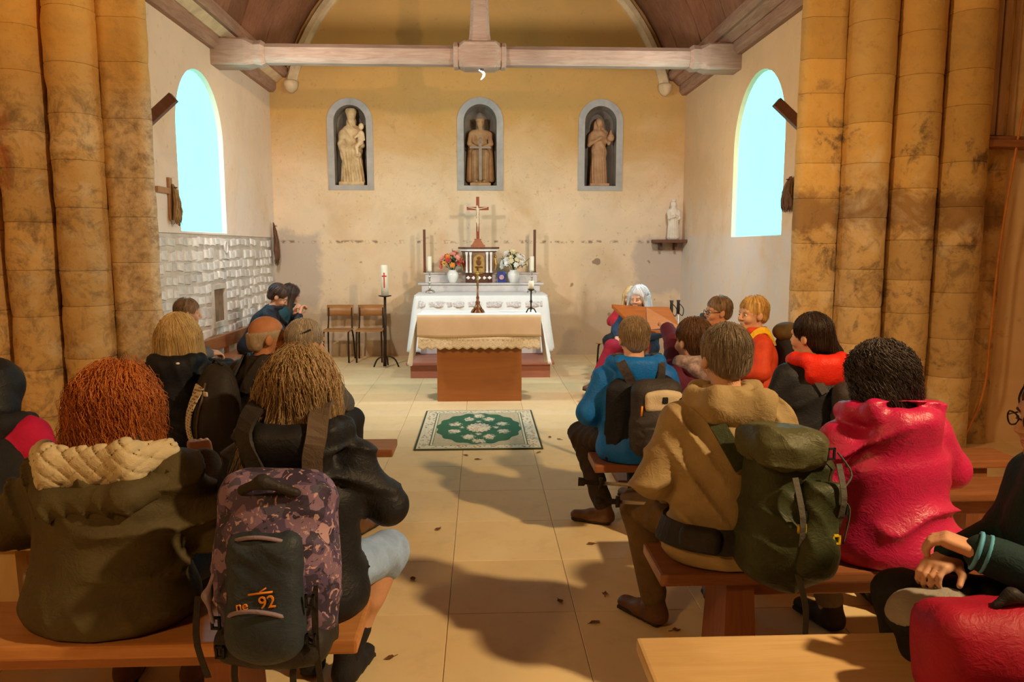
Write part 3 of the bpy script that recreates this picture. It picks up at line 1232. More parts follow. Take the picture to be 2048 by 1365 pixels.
# rug -----------------------------------------------------------------
def rug_mat():
    t = NT('green_oriental_rug')
    x, y, _ = t.xyz()
    ax, ay = t.math('ABSOLUTE', x), t.math('ABSOLUTE', y)
    HX, HY = .515, .71
    n = t.noise(38, 4, .7, 1.)
    vor = t.n('ShaderNodeTexVoronoi')
    t.l(t.co(), vor.inputs['Vector'])
    vor.inputs['Scale'].default_value = 36
    vd = vor.outputs['Distance']
    # edge distance
    ex = t.math('SUBTRACT', HX, ax)
    ey = t.math('SUBTRACT', HY, ay)
    e = t.math('MINIMUM', ex, ey)
    cream, green, rose, sand = (.66, .60, .44), (.045, .13, .075), (.42, .24, .18), (.48, .42, .28)
    flor = t.ramp(vd, [(.34, 1.), (.42, 0.)])
    flor2 = t.ramp(n, [(.52, 0.), (.56, 1.)])
    border = t.mix(flor, cream, t.mix(flor2, rose, green))
    field_ = t.mix(t.math('MULTIPLY', flor, .55), sand, t.mix(flor2, rose, cream))
    # pointed oval green field
    qx = t.math('DIVIDE', x, .35)
    qy = t.math('DIVIDE', y, .53)
    rr = t.math('SQRT', t.math('ADD', t.math('MULTIPLY', qx, qx), t.math('MULTIPLY', qy, qy)))
    ang = t.math('ARCTAN2', qy, qx)
    lob = t.math('MULTIPLY', t.math('SINE', t.math('MULTIPLY', ang, 16)), .03)
    rl = t.math('ADD', rr, lob)
    col = t.mix(t.math('LESS_THAN', rl, 1.06), field_, green)
    # sprays around the medallion
    for N, rad, sz, ph in ((8, .66, .12, .39), (4, .44, .035, 0.), (2, .88, .12, PI / 2)):
        sec = 2 * PI / N
        fa = t.math('SUBTRACT', t.math('PINGPONG', t.math('ADD', ang, -ph + 8 * PI), sec / 2), 0)
        px = t.math('SUBTRACT', t.math('MULTIPLY', rr, t.math('COSINE', fa)), rad)
        py = t.math('MULTIPLY', rr, t.math('SINE', fa))
        dd = t.math('SQRT', t.math('ADD', t.math('MULTIPLY', px, px), t.math('MULTIPLY', py, py)))
        dd = t.math('ADD', dd, t.math('MULTIPLY', t.math('SUBTRACT', n, .5), .55))
        col = t.mix(t.math('LESS_THAN', dd, sz), col, t.mix(flor2, cream, rose))
    col = t.mix(t.math('LESS_THAN', t.math('ADD', rr, t.math('MULTIPLY', lob, .8)), .30), col, t.mix(t.ramp(n, [(.44, 0.), (.5, 1.)]), rose, cream))
    inner = t.math('GREATER_THAN', e, .135)
    col = t.mix(inner, border, col)
    for lo, hi, c in ((-1, .016, (.06, .075, .045)), (.016, .032, cream), (.112, .122, (.12, .14, .09)), (.122, .137, cream), (.137, .142, green)):
        col = t.mix(t.math('MULTIPLY', t.math('GREATER_THAN', e, lo), t.math('LESS_THAN', e, hi)), col, c)
    t.bump(t.noise(300, 2), .3, .003)
    return t.out(col, .95, 0, .1)


rg = MB().cbox((-.515, -.71, 0), (.515, .71, .011), .003).build('rug', rug_mat(), None, (-.025, 6.52, .0005), (0, 0, 0))
tag(rg, 'small green oriental rug with a cream floral border on the tiles', 'rug')

# front altar table ------------------------------------------------------
at = thing('altar_table', 'orange-brown wooden altar table with solid box base, in front of rug', 'altar', (-.02, 7.98, 0))
MB().cbox((-.44, -.26, 0), (.44, .24, .86), .006).build('box_base', m_altarwood, at)
MB().cbox((-.615, -.31, .86), (.615, .30, .905), .006).build('table_top', m_altarwood, at)


def drape(path, drop, amp, waves, flare, nv=14, seed=0, zt=0., out=None):
    """cloth hanging from a polyline; drop(s), out normals per path point"""
    r = np.random.RandomState(seed)
    ph = r.uniform(0, 6, 4)
    P = np.array([p[:2] for p in path])
    Nn = np.array([p[2:4] for p in path])
    ds = np.r_[0, np.cumsum(np.linalg.norm(np.diff(P, axis=0), axis=1))]
    V = []
    for j in range(nv + 1):
        v = j / nv
        for i in range(len(P)):
            s = ds[i]
            w = np.sin(s * waves + ph[0] + .8 * np.sin(s * waves * .37 + ph[1])) + .5 * np.sin(s * waves * 1.9 + ph[2])
            o = v * flare + amp * w * v ** 1.2 + .012 * (1 - math.exp(-v * 9))
            V.append((P[i, 0] + Nn[i, 0] * o, P[i, 1] + Nn[i, 1] * o, zt - drop(s, ds[-1]) * v))
    n = len(P)
    Q = [(j * n + i, j * n + i + 1, (j + 1) * n + i + 1, (j + 1) * n + i) for j in range(nv) for i in range(n - 1)]
    return V, Q


def u_path(x0, x1, yf, yb, step=.012, rc=.03):
    """left side (back to front), front, right side, with rounded corners"""
    pts = []
    for y in np.arange(yb, yf + rc, -step):
        pts.append((x0, y, -1, 0))
    for a in np.linspace(PI, 1.5 * PI, 6):
        pts.append((x0 + rc + rc * math.cos(a), yf + rc + rc * math.sin(a), math.cos(a), math.sin(a)))
    for x in np.arange(x0 + rc + step, x1 - rc, step):
        pts.append((x, yf, 0, -1))
    for a in np.linspace(1.5 * PI, 2 * PI, 6):
        pts.append((x1 - rc + rc * math.cos(a), yf + rc + rc * math.sin(a), math.cos(a), math.sin(a)))
    for y in np.arange(yf + rc + step, yb, step):
        pts.append((x1, y, 1, 0))
    return pts


def cloth_obj(name, V, Q, mat, parent=None, th=.004, top=None):
    mb = MB()
    mb.add(V, Q, 0, True)
    if top:
        x0, x1, y0, y1, z = top
        mb.box((x0, y0, z), (x1, y1, z + .006))
    o = mb.build(name, mat, parent)
    m = o.modifiers.new('thickness', 'SOLIDIFY')
    m.thickness = th
    m.offset = 0
    return o


wc = thing('altar_cloth', 'white linen cloth on the front table, hanging at both ends', 'tablecloth', (-.02, 7.98, .905))
for sx in (-1, 1):
    pth = [(sx * .622, y, sx, 0) for y in np.arange(-.30, .31, .012)]
    V, Q = drape(pth, lambda s, L: .50 + .04 * math.sin(s * 9) + .012 * abs((s * 22) % 2 - 1), .030, 20, .10, 16, 3 + sx, .004)
    cloth_obj('hanging_end', V, Q, m_white, wc)
MB().box((-.625, -.315, .001), (.625, .305, .006)).build('cloth_top', m_white, wc)
tc = thing('altar_frontal', 'pale linen runner, shade toned into its fall, hanging over the front table edge with zigzag lace', 'tablecloth', (-.02, 7.98, .911))
pth = [(x, -.325, 0, -1) for x in np.arange(-.635, .636, .010)]
V, Q = drape(pth, lambda s, L: .225 + .006 * math.sin(s * 5), .006, 7, .012, 8, 8, .003)
cl1 = cloth_obj('linen_fall', V, Q, m_linen_shade, tc)
MB().box((-.635, -.325, .001), (.635, -.10, .005)).build('runner_top', m_white, tc)
pth = [(x, -.325 - .010, 0, -1) for x in np.arange(-.625, .626, .005)]
V, Q = drape(pth, lambda s, L: .115 + .022 * (1 - abs((s * 22) % 2 - 1)), .008, 11, .012, 6, 9, -.215)
cloth_obj('zigzag_lace', V, Q, m_lace_shade, cl1, .003)
# crossing stitches of the lace
st = MB()
for k in range(24):
    x = -.60 + k * .0522
    st.tube([(x, -.352, -.235), (x + .012, -.354, -.262)], .0022, 4)
    st.tube([(x + .024, -.352, -.235), (x + .012, -.354, -.262)], .0022, 4)
st.build('lace_stitches', m_linen_shade, cl1)['kind'] = 'stuff'

bc = thing('table_crucifix', 'brown bronze crucifix on a flared foot standing on the front table', 'crucifix', (-.035, 7.90, .912))
MB().lathe([(.062, 0), (.060, .012), (.045, .022), (.040, .04), (.046, .055), (.030, .075), (.022, .10), (.026, .115), (.016, .13), (.014, .15)], n=12).build('foot', m_bronze, bc)
for a in (PI / 2, PI * 7 / 6, PI * 11 / 6):
    MB().tube([(.03 * math.cos(a), .03 * math.sin(a), .05), (.06 * math.cos(a), .06 * math.sin(a), .03), (.07 * math.cos(a), .07 * math.sin(a), .006)], [.012, .012, .016], 6).build('claw', m_bronze, bc)
MB().lathe([(.012, .14), (.018, .16), (.011, .18), (.010, .30)], n=8).box((-.011, -.007, .29), (.011, .007, .49)).box((-.055, -.007, .40), (.055, .007, .422)).build('cross', m_bronze, bc)
sdf('figure', [cap((0, -.014, .415), (0, -.014, .35), .012, .009, k=.01), cap((0, -.014, .35), (.002, -.016, .30), .009, .005, k=.01), ell((0, -.018, .434), .010, k=.006), cap((0, -.014, .41), (.05, -.012, .418), .006, .004, k=.006), cap((0, -.014, .41), (-.05, -.012, .418), .006, .004, k=.006)], .004, m_gold, bc)

cs = thing('table_candlestick', 'dark iron candlestick with a short ivory candle on the front table', 'candlestick', (.528, 7.90, .912))
b = MB().lathe([(.008, .03), (.014, .05), (.008, .07), (.008, .10), (.015, .12), (.008, .14), (.008, .22), (.014, .235), (.035, .245), (.036, .252), (.012, .252)], n=12)
b.build('stem', m_iron, cs)
for a in (PI / 2, PI * 7 / 6, PI * 11 / 6):
    MB().tube([(0, 0, .05), (.035 * math.cos(a), .035 * math.sin(a), .045), (.06 * math.cos(a), .06 * math.sin(a), .006)], .007, 6).build('foot', m_iron, cs)
cd = MB().lathe([(.028, .252), (.030, .30), (.029, .338), (.012, .332)], n=14).build('candle', m_wax, cs)
MB().tube([(0, 0, .33), (.001, 0, .345)], .002, 5).build('wick', m_iron, cd)

# main altar against the wall ----------------------------------------------
pd = thing('altar_step', 'red-brown wooden step below the main altar', 'step', (-.01, 10.0, 0))
m_step = wood('red_painted_step', (.32, .10, .06), (.44, .17, .11), 0, .5, .05, 2.)
MB().cbox((-.86, -.86, 0), (.86, .98, .165), .004).build('riser', m_step, pd)
MB().cbox((-.91, -.92, .165), (.91, .99, .205), .012).build('tread', m_step, pd)
ma = thing('main_altar', 'stone main altar hidden under a long white cloth', 'altar', (0, 10.12, .206))
MB().cbox((-.80, -.32, 0), (.80, .40, .70), .01).build('altar_block', m_marble, ma)
MB().cbox((-.85, -.36, .70), (.85, .42, .765), .012).build('altar_slab', m_marble, ma)
mc = thing('main_altar_cloth', 'long bright white cloth with embroidered band over the main altar', 'tablecloth', (0, 10.12, .972))
pth = u_path(-.862, .862, -.375, .40, .012)
V, Q = drape(pth, lambda s, L: .74 + .015 * math.sin(s * 30) - .30 * (1 if .85 < s < L - .85 else 0), .022, 26, .075, 20, 5, .006)
cloth_obj('fall', V, Q, m_white, mc, .004, (-.865, .865, -.378, .41, .001))
m_band = plain('pink_embroidery', (.70, .58, .60), .8, .35, 45, .5, 60, c2=(.86, .84, .86))
pth = [(x, -.388, 0, -1) for x in np.arange(-.80, .801, .012)]
V, Q = drape(pth, lambda s, L: .075 + .010 * abs((s * 16) % 2 - 1), .010, 26, .02, 4, 5, -.06)
cloth_obj('embroidered_band', V, Q, m_band, mc, .003)

gd = thing('altar_gradine', 'two-tiered grey marble shelf at the back of the main altar', 'altar shelf', (0, 10.70, .978))
MB().cbox((-.83, -.14, 0), (.83, .38, .10), .006).build('lower_tier', m_marble, gd)
MB().cbox((-.88, -.17, .10), (.88, .38, .125), .006).build('lower_slab', m_marble, gd)
MB().cbox((-.79, .03, .125), (.80, .38, .245), .005).build('upper_tier', m_marble, gd)
MB().cbox((-.81, .01, .245), (.82, .38, .262), .004).build('upper_slab', m_marble, gd)

tn = thing('tabernacle', 'small curved tabernacle with gilded door and dark diamond base', 'tabernacle', (-.028, 10.70, 1.104))


def tab_poly(w, d):
    return [(-w, d), (-w, -d * .2), (-w * .62, -d * .75), (-w * .3, -d), (w * .3, -d), (w * .62, -d * .75), (w, -d * .2), (w, d)]


MB().prism(tab_poly(.19, .13), 0, .14).build('base', m_darkwood, tn)
for k in range(-2, 3):
    x = k * .075
    yy = -.133 if abs(k) < 1 else (-.128 if abs(k) == 1 else -.098)
    MB().add([(x - .032, yy, .07), (x, yy, .045), (x + .032, yy, .07), (x, yy, .095), (x, yy - .006, .07)], [(0, 1, 4), (1, 2, 4), (2, 3, 4), (3, 0, 4)]).build('diamond', m_porc, tn, (0, 0, 0))
MB().prism(tab_poly(.235, .13), .14, .43).build('body', plain('brown_marbled', (.30, .17, .10), .4, .4, 12), tn)
for x, yy in ((-.17, -.100), (-.115, -.122), (.115, -.122), (.17, -.100)):
    MB().lathe([(.02, .14), (.018, .16), (.014, .17), (.014, .38), (.02, .40), (.022, .43)], (x, yy - .01, 0), 10).build('colonnette', m_porc, tn)
for x in (-.225, .225):
    sdf('gilt_scroll', [cap((x, -.03, .18), (x * 1.08, -.04, .26), .016, .022, k=.01), cap((x * 1.08, -.04, .26), (x, -.03, .34), .022, .014, k=.01), ell((x * 1.05, -.04, .37), .02, k=.01)], .007, m_gold, tn)
do = [(u, z) for u, z in arch_outline(.15, .145, .32, 0, 12)]
d = MB()
n = len(do)
d.add([(u, -.150, z) for u, z in do] + [(u * 1.0, -.12, z) for u, z in do], [tuple(range(n))] + [(i, (i + 1) % n, n + (i + 1) % n, n + i) for i in range(n)])
dr = d.build('door', m_gold, tn)
dr['label'] = 'gilded arched door'
sdf('relief', [ell((0, -.152, .29), (.04, .008, .05), k=.01), cap((-.045, -.152, .22), (.045, -.152, .22), .012, .012, k=.01), ell((0, -.152, .35), (.03, .008, .02), k=.01)], .006, m_bronze, dr)
MB().prism(tab_poly(.25, .15), .43, .445).build('dark_moulding', m_darkwood, tn)
MB().prism(tab_poly(.265, .16), .445, .475).build('white_moulding', m_porc, tn)
MB().prism(tab_poly(.29, .18), .475, .50).build('cornice', m_darkwood, tn)

cx = thing('altar_crucifix', 'red-brown crucifix with pale figure on top of the tabernacle', 'crucifix', (-.04, 10.72, 1.605))
MB().prism([(-.10, -.05), (.10, -.05), (.10, .05), (-.10, .05)], 0, .03).add([(-.085, -.045, .03), (.085, -.045, .03), (.085, .045, .03), (-.085, .045, .03), (-.042, -.03, .10), (.042, -.03, .10), (.042, .03, .10), (-.042, .03, .10)], [(0, 1, 5, 4), (1, 2, 6, 5), (2, 3, 7, 6), (3, 0, 4, 7), (4, 5, 6, 7)]).box((-.05, -.034, .10), (.05, .034, .115)).build('plinth', m_terra, cx)
MB().cbox((-.022, -.012, .115), (.022, .012, .70), .003).cbox((-.155, -.0115, .515), (.155, .0115, .56), .003).build('cross', plain('red_brown_paint', (.33, .07, .035), .5, .15, 8), cx)
sdf('figure', [cap((0, -.03, .53), (0, -.03, .43), .022, .015, k=.015), cap((0, -.03, .43), (.002, -.032, .37), (.019, .016), (.015, .013), k=.012), cap((.006, -.03, .36), (.002, -.04, .29), .012, .010, k=.008), cap((-.006, -.03, .36), (0, -.036, .29), .012, .010, k=.008), cap((.002, -.04, .29), (0, -.028, .22), .009, .006, k=.008), ell((-.006, -.04, .562), (.015, .016, .019), k=.008), cap((.012, -.026, .53), (.13, -.02, .553), .009, .006, k=.01), cap((-.012, -.026, .53), (-.13, -.02, .553), .009, .006, k=.01), cap((-.016, -.035, .39), (-.028, -.035, .34), .010, .006, k=.01)], .0055, plain('ivory_figure', (.74, .60, .42), .5, .15, 10), cx)

for sx, lab in ((-1, 'slim brown post on the altar shelf beside the orange flowers'), (1, 'slim brown post on the altar shelf beside the white flowers')):
    p = thing('altar_post', lab, 'post', (-.015 + sx * .79, 10.86, 1.242), 0, 'posts on the altar shelf')
    MB().cbox((-.018, -.018, 0), (.018, .018, .61), .003).build('shaft', m_darkwood, p)
    MB().cbox((-.021, -.021, 0), (.021, .021, .025), .003).build('socket', m_darkwood, p)


def silver_stick(label, x):
    t = thing('silver_candlestick', label, 'candlestick', (x, 10.18, .981), 0, 'silver candlesticks on the main altar')
    MB().lathe([(.05, .02), (.045, .035), (.02, .05), (.012, .06), (.020, .075), (.011, .09), (.011, .12), (.019, .13), (.010, .15), (.010, .20), (.018, .21), (.010, .23), (.010, .27), (.02, .285), (.036, .295), (.037, .30), (.01, .30)], n=14).build('stem', m_silver, t)
    for a in (-PI / 2, PI / 6, PI * 5 / 6):
        MB().tube([(.02 * math.cos(a), .02 * math.sin(a), .045), (.05 * math.cos(a), .05 * math.sin(a), .035), (.068 * math.cos(a), .068 * math.sin(a), .012)], [.008, .010, .012], 6).build('scroll_foot', m_silver, t)
    c = MB().lathe([(.029, .30), (.030, .32), (.030, .49), (.026, .50), (.01, .495)], n=16).build('candle', m_wax, t)
    MB().tube([(0, 0, .49), (.002, 0, .507)], .002, 5).build('wick', m_iron, c)


silver_stick('silver candlestick with white candle left of the orange flowers', -.69)
silver_stick('silver candlestick with white candle right of the white flowers', .69)

# icon card
ic = thing('icon_card', 'small blue picture card leaning beside the white flower vase', 'card', (.292, 10.66, 1.104))
MB().box((-.055, -.004, 0), (.055, .004, .155), rot=(-.12, 0, 0), piv=(0, 0, 0)).build('card', plain('blue_print', (.03, .06, .30), .4, .5, 18), ic)
MB().lathe([(.034, 0), (.036, .002), (.0, .004)], (0, 0, 0), 12, 0, 1).build('pale_figure', plain('pale_print', (.60, .35, .40), .5, .5, 40), ic, (0, -.018, .075))

# vases of flowers
def petal_flower(mb, c, nrm, rad, np_=6, mi=0, cup=.35):
    nrm = Vector(nrm).normalized()
    a = nrm.orthogonal().normalized()
    b = nrm.cross(a)
    c = Vector(c)
    for ring, (k, up) in enumerate(((1., .2), (.62, .75))):
        for i in range(np_):
            t = 2 * PI * (i + .5 * ring) / np_
            d = a * math.cos(t) + b * math.sin(t)
            s = nrm.cross(d)
            p0 = c
            p1 = c + (d * .55 + nrm * up * cup) * rad * k
            p2 = c + (d * 1.0 + nrm * (up * cup * 1.3)) * rad * k
            w = rad * .42 * k
            mb.add([p0, p1 + s * w, p2, p1 - s * w, p1 - nrm * .15 * rad], [(0, 1, 4), (1, 2, 4), (2, 3, 4), (3, 0, 4)], mi, True)
    mb.lathe([(.001, 0), (rad * .18, rad * .1), (.001, rad * .3)], c, 6, mi)


def vase(label, x, y, z, cols, seed, name_l):
    t = thing('flower_vase', label, 'flower vase', (x, y, z), 0, 'flower vases on the altar shelf')
    MB().lathe([(.045, 0), (.05, .008), (.078, .07), (.084, .11), (.074, .145), (.052, .165), (.056, .18), (.05, .18), (.04, .15)], n=20).build('vase', m_porc, t)
    r = random.Random(seed)
    gm = plain('leaf_green', (.045, .10, .03), .6, .4, 20, .1, 40)
    lv = MB()
    for i in range(70):
        a, e = r.uniform(0, 2 * PI), r.uniform(.0, 1.25)
        d = Vector((math.cos(a) * math.sin(e), math.sin(a) * math.sin(e) * .7, math.cos(e)))
        p = Vector((0, 0, .18)) + d * r.uniform(.05, .20)
        q = p + (d + Vector((r.uniform(-.5, .5), r.uniform(-.5, .5), r.uniform(-.5, .2)))).normalized() * r.uniform(.04, .085)
        s = (q - p).cross(Vector((0, 0, 1))).normalized() * .014
        m = (p + q) / 2 + Vector((0, 0, .008))
        lv.add([p, m + s, q, m - s], [(0, 1, 2, 3)], 0, True)
    for i in range(16):
        a, e = r.uniform(0, 2 * PI), r.uniform(0, 1.0)
        d = Vector((math.cos(a) * math.sin(e), math.sin(a) * math.sin(e) * .7, math.cos(e)))
        lv.tube([(0, 0, .12), Vector((0, 0, .17)) + d * .06, Vector((0, 0, .18)) + d * r.uniform(.2, .30)], .003, 4)
    lv.build('foliage', gm, t)
    N = 26
    for i in range(N):
        a = i * 2.399 + r.uniform(-.2, .2)
        e = math.acos(1 - (i + .5) / N * .98)
        d = Vector((math.cos(a) * math.sin(e) * 1.0, math.sin(a) * math.sin(e) * .75, math.cos(e) * 1.15 + .05))
        mb = MB()
        petal_flower(mb, Vector((0, 0, .22)) + d * r.uniform(.14, .20), d + Vector((0, -.5, 0)), r.uniform(.040, .058))
        mb.build('flower', cols[r.randrange(len(cols))], t)


def petal(name, c):
    return plain(name, c, .6, .2, 14, 0, 1)


vase('white vase of orange and coral flowers on the altar shelf', -.40, 10.62, 1.104, [petal('coral_petal', (.80, .20, .14)), petal('orange_petal', (.85, .30, .04)), petal('red_petal', (.62, .06, .06)), petal('pink_petal', (.85, .35, .28)), petal('amber_petal', (.85, .45, .08))], 4, 'o')
vase('white vase of white and cream flowers on the altar shelf', .46, 10.62, 1.104, [petal('white_petal', (.85, .84, .80)), petal('white_petal', (.85, .84, .80)), petal('cream_petal', (.80, .72, .45))], 9, 'w')

# paschal candle stand
pc = thing('paschal_candlestick', 'tall black iron stand holding a thick ivory candle with red cross', 'candlestick', (-1.27, 9.98, 0))
MB().tube([(-.02, 0, .02), (-.006, 0, .5), (0, 0, .96)], [.024, .020, .017], 10).build('pole', m_iron, pc)
for a in (-PI * .02, PI * 1.02, PI * .5):
    c, s = math.cos(a), math.sin(a)
    MB().tube(densify([(0, 0, .14), (.05 * c, .05 * s, .15), (.12 * c, .12 * s, .11), (.165 * c, .165 * s, .012)], 10), .011, 7).build('leg', m_iron, pc)
MB().lathe([(.02, .945), (.085, .958), (.088, .968), (.02, .966)], n=20).build('drip_dish', m_iron, pc)
cd = MB().lathe([(.048, .967), (.048, 1.36), (.04, 1.372), (.015, 1.366)], n=20).build('candle', m_wax, pc)
cr = MB()
for z0, z1, w in ((1.07, 1.27, .008), (1.215, 1.232, .034)):
    k = 6
    vs = []
    for zz in (z0, z1):
        for i in range(k + 1):
            a = -PI / 2 + (w / .049) * (2 * i / k - 1)
            vs.append((.0495 * math.cos(a), .0495 * math.sin(a), zz))
    cr.add(vs, [(i, i + 1, k + 2 + i, k + 1 + i) for i in range(k)])
cr.build('red_cross', m_red, cd)

# two school chairs by the end wall
def school_chair(label, loc, rz, group='school chairs by the end wall'):
    t = thing('school_chair', label, 'chair', loc, rz, group)
    m_ply = wood('varnished_ply', (.32, .14, .045), (.48, .24, .09), 0, .4, .06, 3.)
    MB().cbox((-.19, -.20, .435), (.19, .18, .452), .006).build('seat', m_ply, t)
    b = MB()
    vs = []
    for zz in (.62, .78):
        for k in range(9):
            x = -.19 + .38 * k / 8
            vs.append((x, .205 + .03 * (1 - (x / .19) ** 2) + (.02 if zz > .7 else 0), zz))
    b.add(vs, [(i, i + 1, 10 + i, 9 + i) for i in range(8)], 0, True)
    o = b.build('backrest', m_ply, t)
    m = o.modifiers.new('thickness', 'SOLIDIFY')
    m.thickness = .012
    for sx in (-1, 1):
        MB().tube(densify([(sx * .175, -.19, 0), (sx * .172, -.17, .30), (sx * .17, -.15, .42), (sx * .17, -.05, .43)], 10), .012, 8).build('leg', m_iron, t)
        MB().tube(densify([(sx * .19, .24, 0), (sx * .18, .20, .30), (sx * .17, .14, .425), (sx * .17, -.05, .43)], 12), .012, 8).build('leg', m_iron, t)
        MB().tube(densify([(sx * .17, .10, .43), (sx * .17, .17, .47), (sx * .165, .20, .62), (sx * .165, .22, .74)], 10), .011, 8).build('back_upright', m_iron, t)
    return t


school_chair('plywood school chair by the end wall, left of the pair', (-2.02, 10.62, 0), 0)
school_chair('plywood school chair by the end wall, right beside the candle stand', (-1.57, 10.62, 0), .04)
school_chair('plywood chair under the navy coat and crimson trousers', (1.72, 8.15, 0), PI * .80 + PI, 'chairs right of the altar')
school_chair('plywood chair behind the navy coat, almost wholly hidden', (1.66, 9.05, 0), PI * .80 + PI, 'chairs right of the altar')

# statues -------------------------------------------------------------------
m_stat1 = plain('painted_limestone', (.62, .40, .18), .75, .3, 7, .4, 35, c2=(.76, .58, .34))
m_stat2 = plain('brown_carved_wood', (.40, .21, .09), .7, .25, 6, .4, 35, c2=(.50, .30, .14))
m_stat3 = plain('tan_carved_wood', (.46, .24, .11), .7, .22, 6, .4, 35, c2=(.54, .31, .16))
m_stat4 = plain('white_plaster_figure', (.74, .66, .55), .7, .12, 9, .3, 40)


def robe_folds(amp, freq, slant=0., seed=0):
    rs = np.random.RandomState(seed)
    p = rs.uniform(0, 6, 3)

    def f(P):
        a = np.arctan2(P[:, 1], P[:, 0])
        z = P[:, 2]
        w = np.clip((.62 - z) / .35, 0, 1)
        return -amp * w * (np.abs(np.sin(a * freq * .5 + z * slant + p[0] + .7 * np.sin(z * 6 + p[1]))) - .5) - amp * .35 * np.sin(z * 40 + 5 * a + p[2]) * (1 - w)
    return f


s1 = thing('virgin_statue', 'pale stone statue of crowned woman with child in left niche', 'statue', (-1.86, 11.235, 2.492))
F1 = [cap((0, 0, .06), (.0, .0, .50), (.165, .105), (.125, .085), k=.05), cap((0, 0, .50), (.0, 0, .78), (.125, .085), (.105, .07), k=.05), cap((-.09, 0, .78), (.09, 0, .78), .055, k=.05),
      cap((0, 0, .80), (0, -.01, .88), .035, k=.03), ell((0, -.015, .915), (.050, .055, .065), k=.02), ell((0, .01, .90), (.066, .06, .085), k=.03),
      cap((-.13, -.01, .76), (-.16, -.03, .60), .045, .04, k=.03), cap((-.16, -.03, .60), (-.13, -.06, .55), .035, .03, k=.02),
      cap((.12, 0, .76), (.15, -.05, .58), .045, .04, k=.03), cap((.15, -.05, .58), (.05, -.10, .56), .035, .03, k=.03),
      cap((-.12, -.05, .52), (.10, -.09, .44), .05, .04, k=.05), cap((-.13, -.06, .45), (.02, -.08, .12), .03, .03, k=.05),
      cap((-.05, -.09, .40), (.08, -.08, .08), .02, .03, k=.04)]
sdf('figure', F1, .011, m_stat1, s1, robe_folds(.022, 18, 3, 1))
sdf('crown', [cap((0, -.005, .965), (0, -.005, 1.05), .060, .082, k=.01), ell((0, -.005, 1.10), (.065, .065, .06), k=.01, op='s'), half((0, 0, 1), 1.10)], .008, m_stat1, s1)
sdf('child', [cap((.14, -.10, .60), (.15, -.09, .74), (.044, .038), (.042, .034), k=.03), ell((.155, -.10, .83), (.038, .040, .047), k=.02), cap((.14, -.12, .60), (.09, -.15, .54), .028, .024, k=.02), cap((.09, -.15, .54), (.10, -.14, .45), .022, .02, k=.02), cap((.18, -.10, .72), (.195, -.12, .64), .020, .016, k=.015), cap((.115, -.11, .71), (.07, -.13, .67), .019, .015, k=.015)], .007, plain('pale_painted_limestone', (.74, .56, .34), .75, .2, 7, .3, 35), s1)
MB().prism([(-.18, -.12), (.18, -.12), (.17, .10), (-.17, .10)], 0, .05, 0, .008).build('plinth', m_stat1, s1)

s2 = thing('sword_statue', 'brown wooden statue resting hands on a large sword in middle niche', 'statue', (0.0, 11.25, 2.492))
F2 = [cap((-.06, 0, .06), (-.06, 0, .46), (.06, .07), (.065, .07), k=.03), cap((.06, 0, .06), (.06, 0, .46), (.06, .07), (.065, .07), k=.03), cap((0, .02, .44), (0, .02, .74), (.115, .075), (.11, .07), k=.05),
      cap((-.10, .02, .76), (.10, .02, .76), .05, k=.04), cap((0, 0, .80), (0, -.01, .86), .033, k=.02), ell((0, -.015, .90), (.046, .05, .062), k=.02), ell((0, .01, .91), (.058, .055, .07), k=.02),
      cap((-.14, 0, .74), (-.155, -.05, .60), .038, .032, k=.03), cap((-.155, -.05, .60), (-.05, -.12, .545), .030, .024, k=.02), cap((.14, 0, .74), (.155, -.05, .60), .038, .032, k=.03), cap((.155, -.05, .60), (.05, -.12, .545), .030, .024, k=.02),
      cap((-.15, .05, .60), (-.17, .03, .10), .03, .04, k=.04), cap((.15, .05, .60), (.17, .03, .10), .03, .04, k=.04), ell((-.06, -.05, .065), (.035, .07, .025), k=.02), ell((.06, -.05, .065), (.035, .07, .025), k=.02)]
sdf('figure', F2, .011, m_stat2, s2, robe_folds(.010, 14, 0, 2))
MB().lathe([(.065, .93), (.067, .96), (.05, .965)], (0, 0, 0), 14).build('crown_band', m_stat2, s2)
MB().cbox((-.022, -.155, .08), (.022, -.135, .60), .004).cbox((-.155, -.157, .525), (.155, -.133, .555), .004).lathe([(.012, .60), (.012, .64), (.024, .66), (.01, .68)], (0, -.145, 0), 10).build('sword', plain('grey_wood', (.30, .22, .17), .6, .2), s2)
MB().prism([(-.15, -.16), (.15, -.16), (.15, .10), (-.15, .10)], 0, .04, 0, .006).build('plinth', m_stat2, s2)

s3 = thing('vessel_statue', 'tan wooden statue of long-haired woman holding a vessel in right niche', 'statue', (1.745, 11.25, 2.492))
F3 = [cap((0, 0, .06), (0, 0, .50), (.125, .085), (.10, .08), k=.05), cap((0, 0, .50), (0, 0, .74), (.10, .08), (.10, .07), k=.05), cap((-.085, 0, .76), (.085, 0, .76), .048, k=.05),
      cap((0, 0, .80), (0, -.01, .86), .032, k=.02), ell((0, -.018, .905), (.044, .05, .06), k=.015), ell((0, .008, .925), (.055, .055, .065), k=.02), cap((-.045, .02, .92), (-.075, .01, .74), .025, .03, k=.02), cap((.045, .02, .92), (.07, .01, .74), .025, .03, k=.02),
      cap((-.12, 0, .74), (-.15, -.04, .60), .035, .03, k=.03), cap((-.15, -.04, .60), (.03, -.11, .70), .028, .022, k=.02), cap((.12, 0, .74), (.14, -.05, .62), .034, .03, k=.03), cap((.14, -.05, .62), (.15, -.10, .66), .026, .022, k=.02)]
sdf('figure', F3, .011, m_stat3, s3, robe_folds(.014, 16, .5, 5))
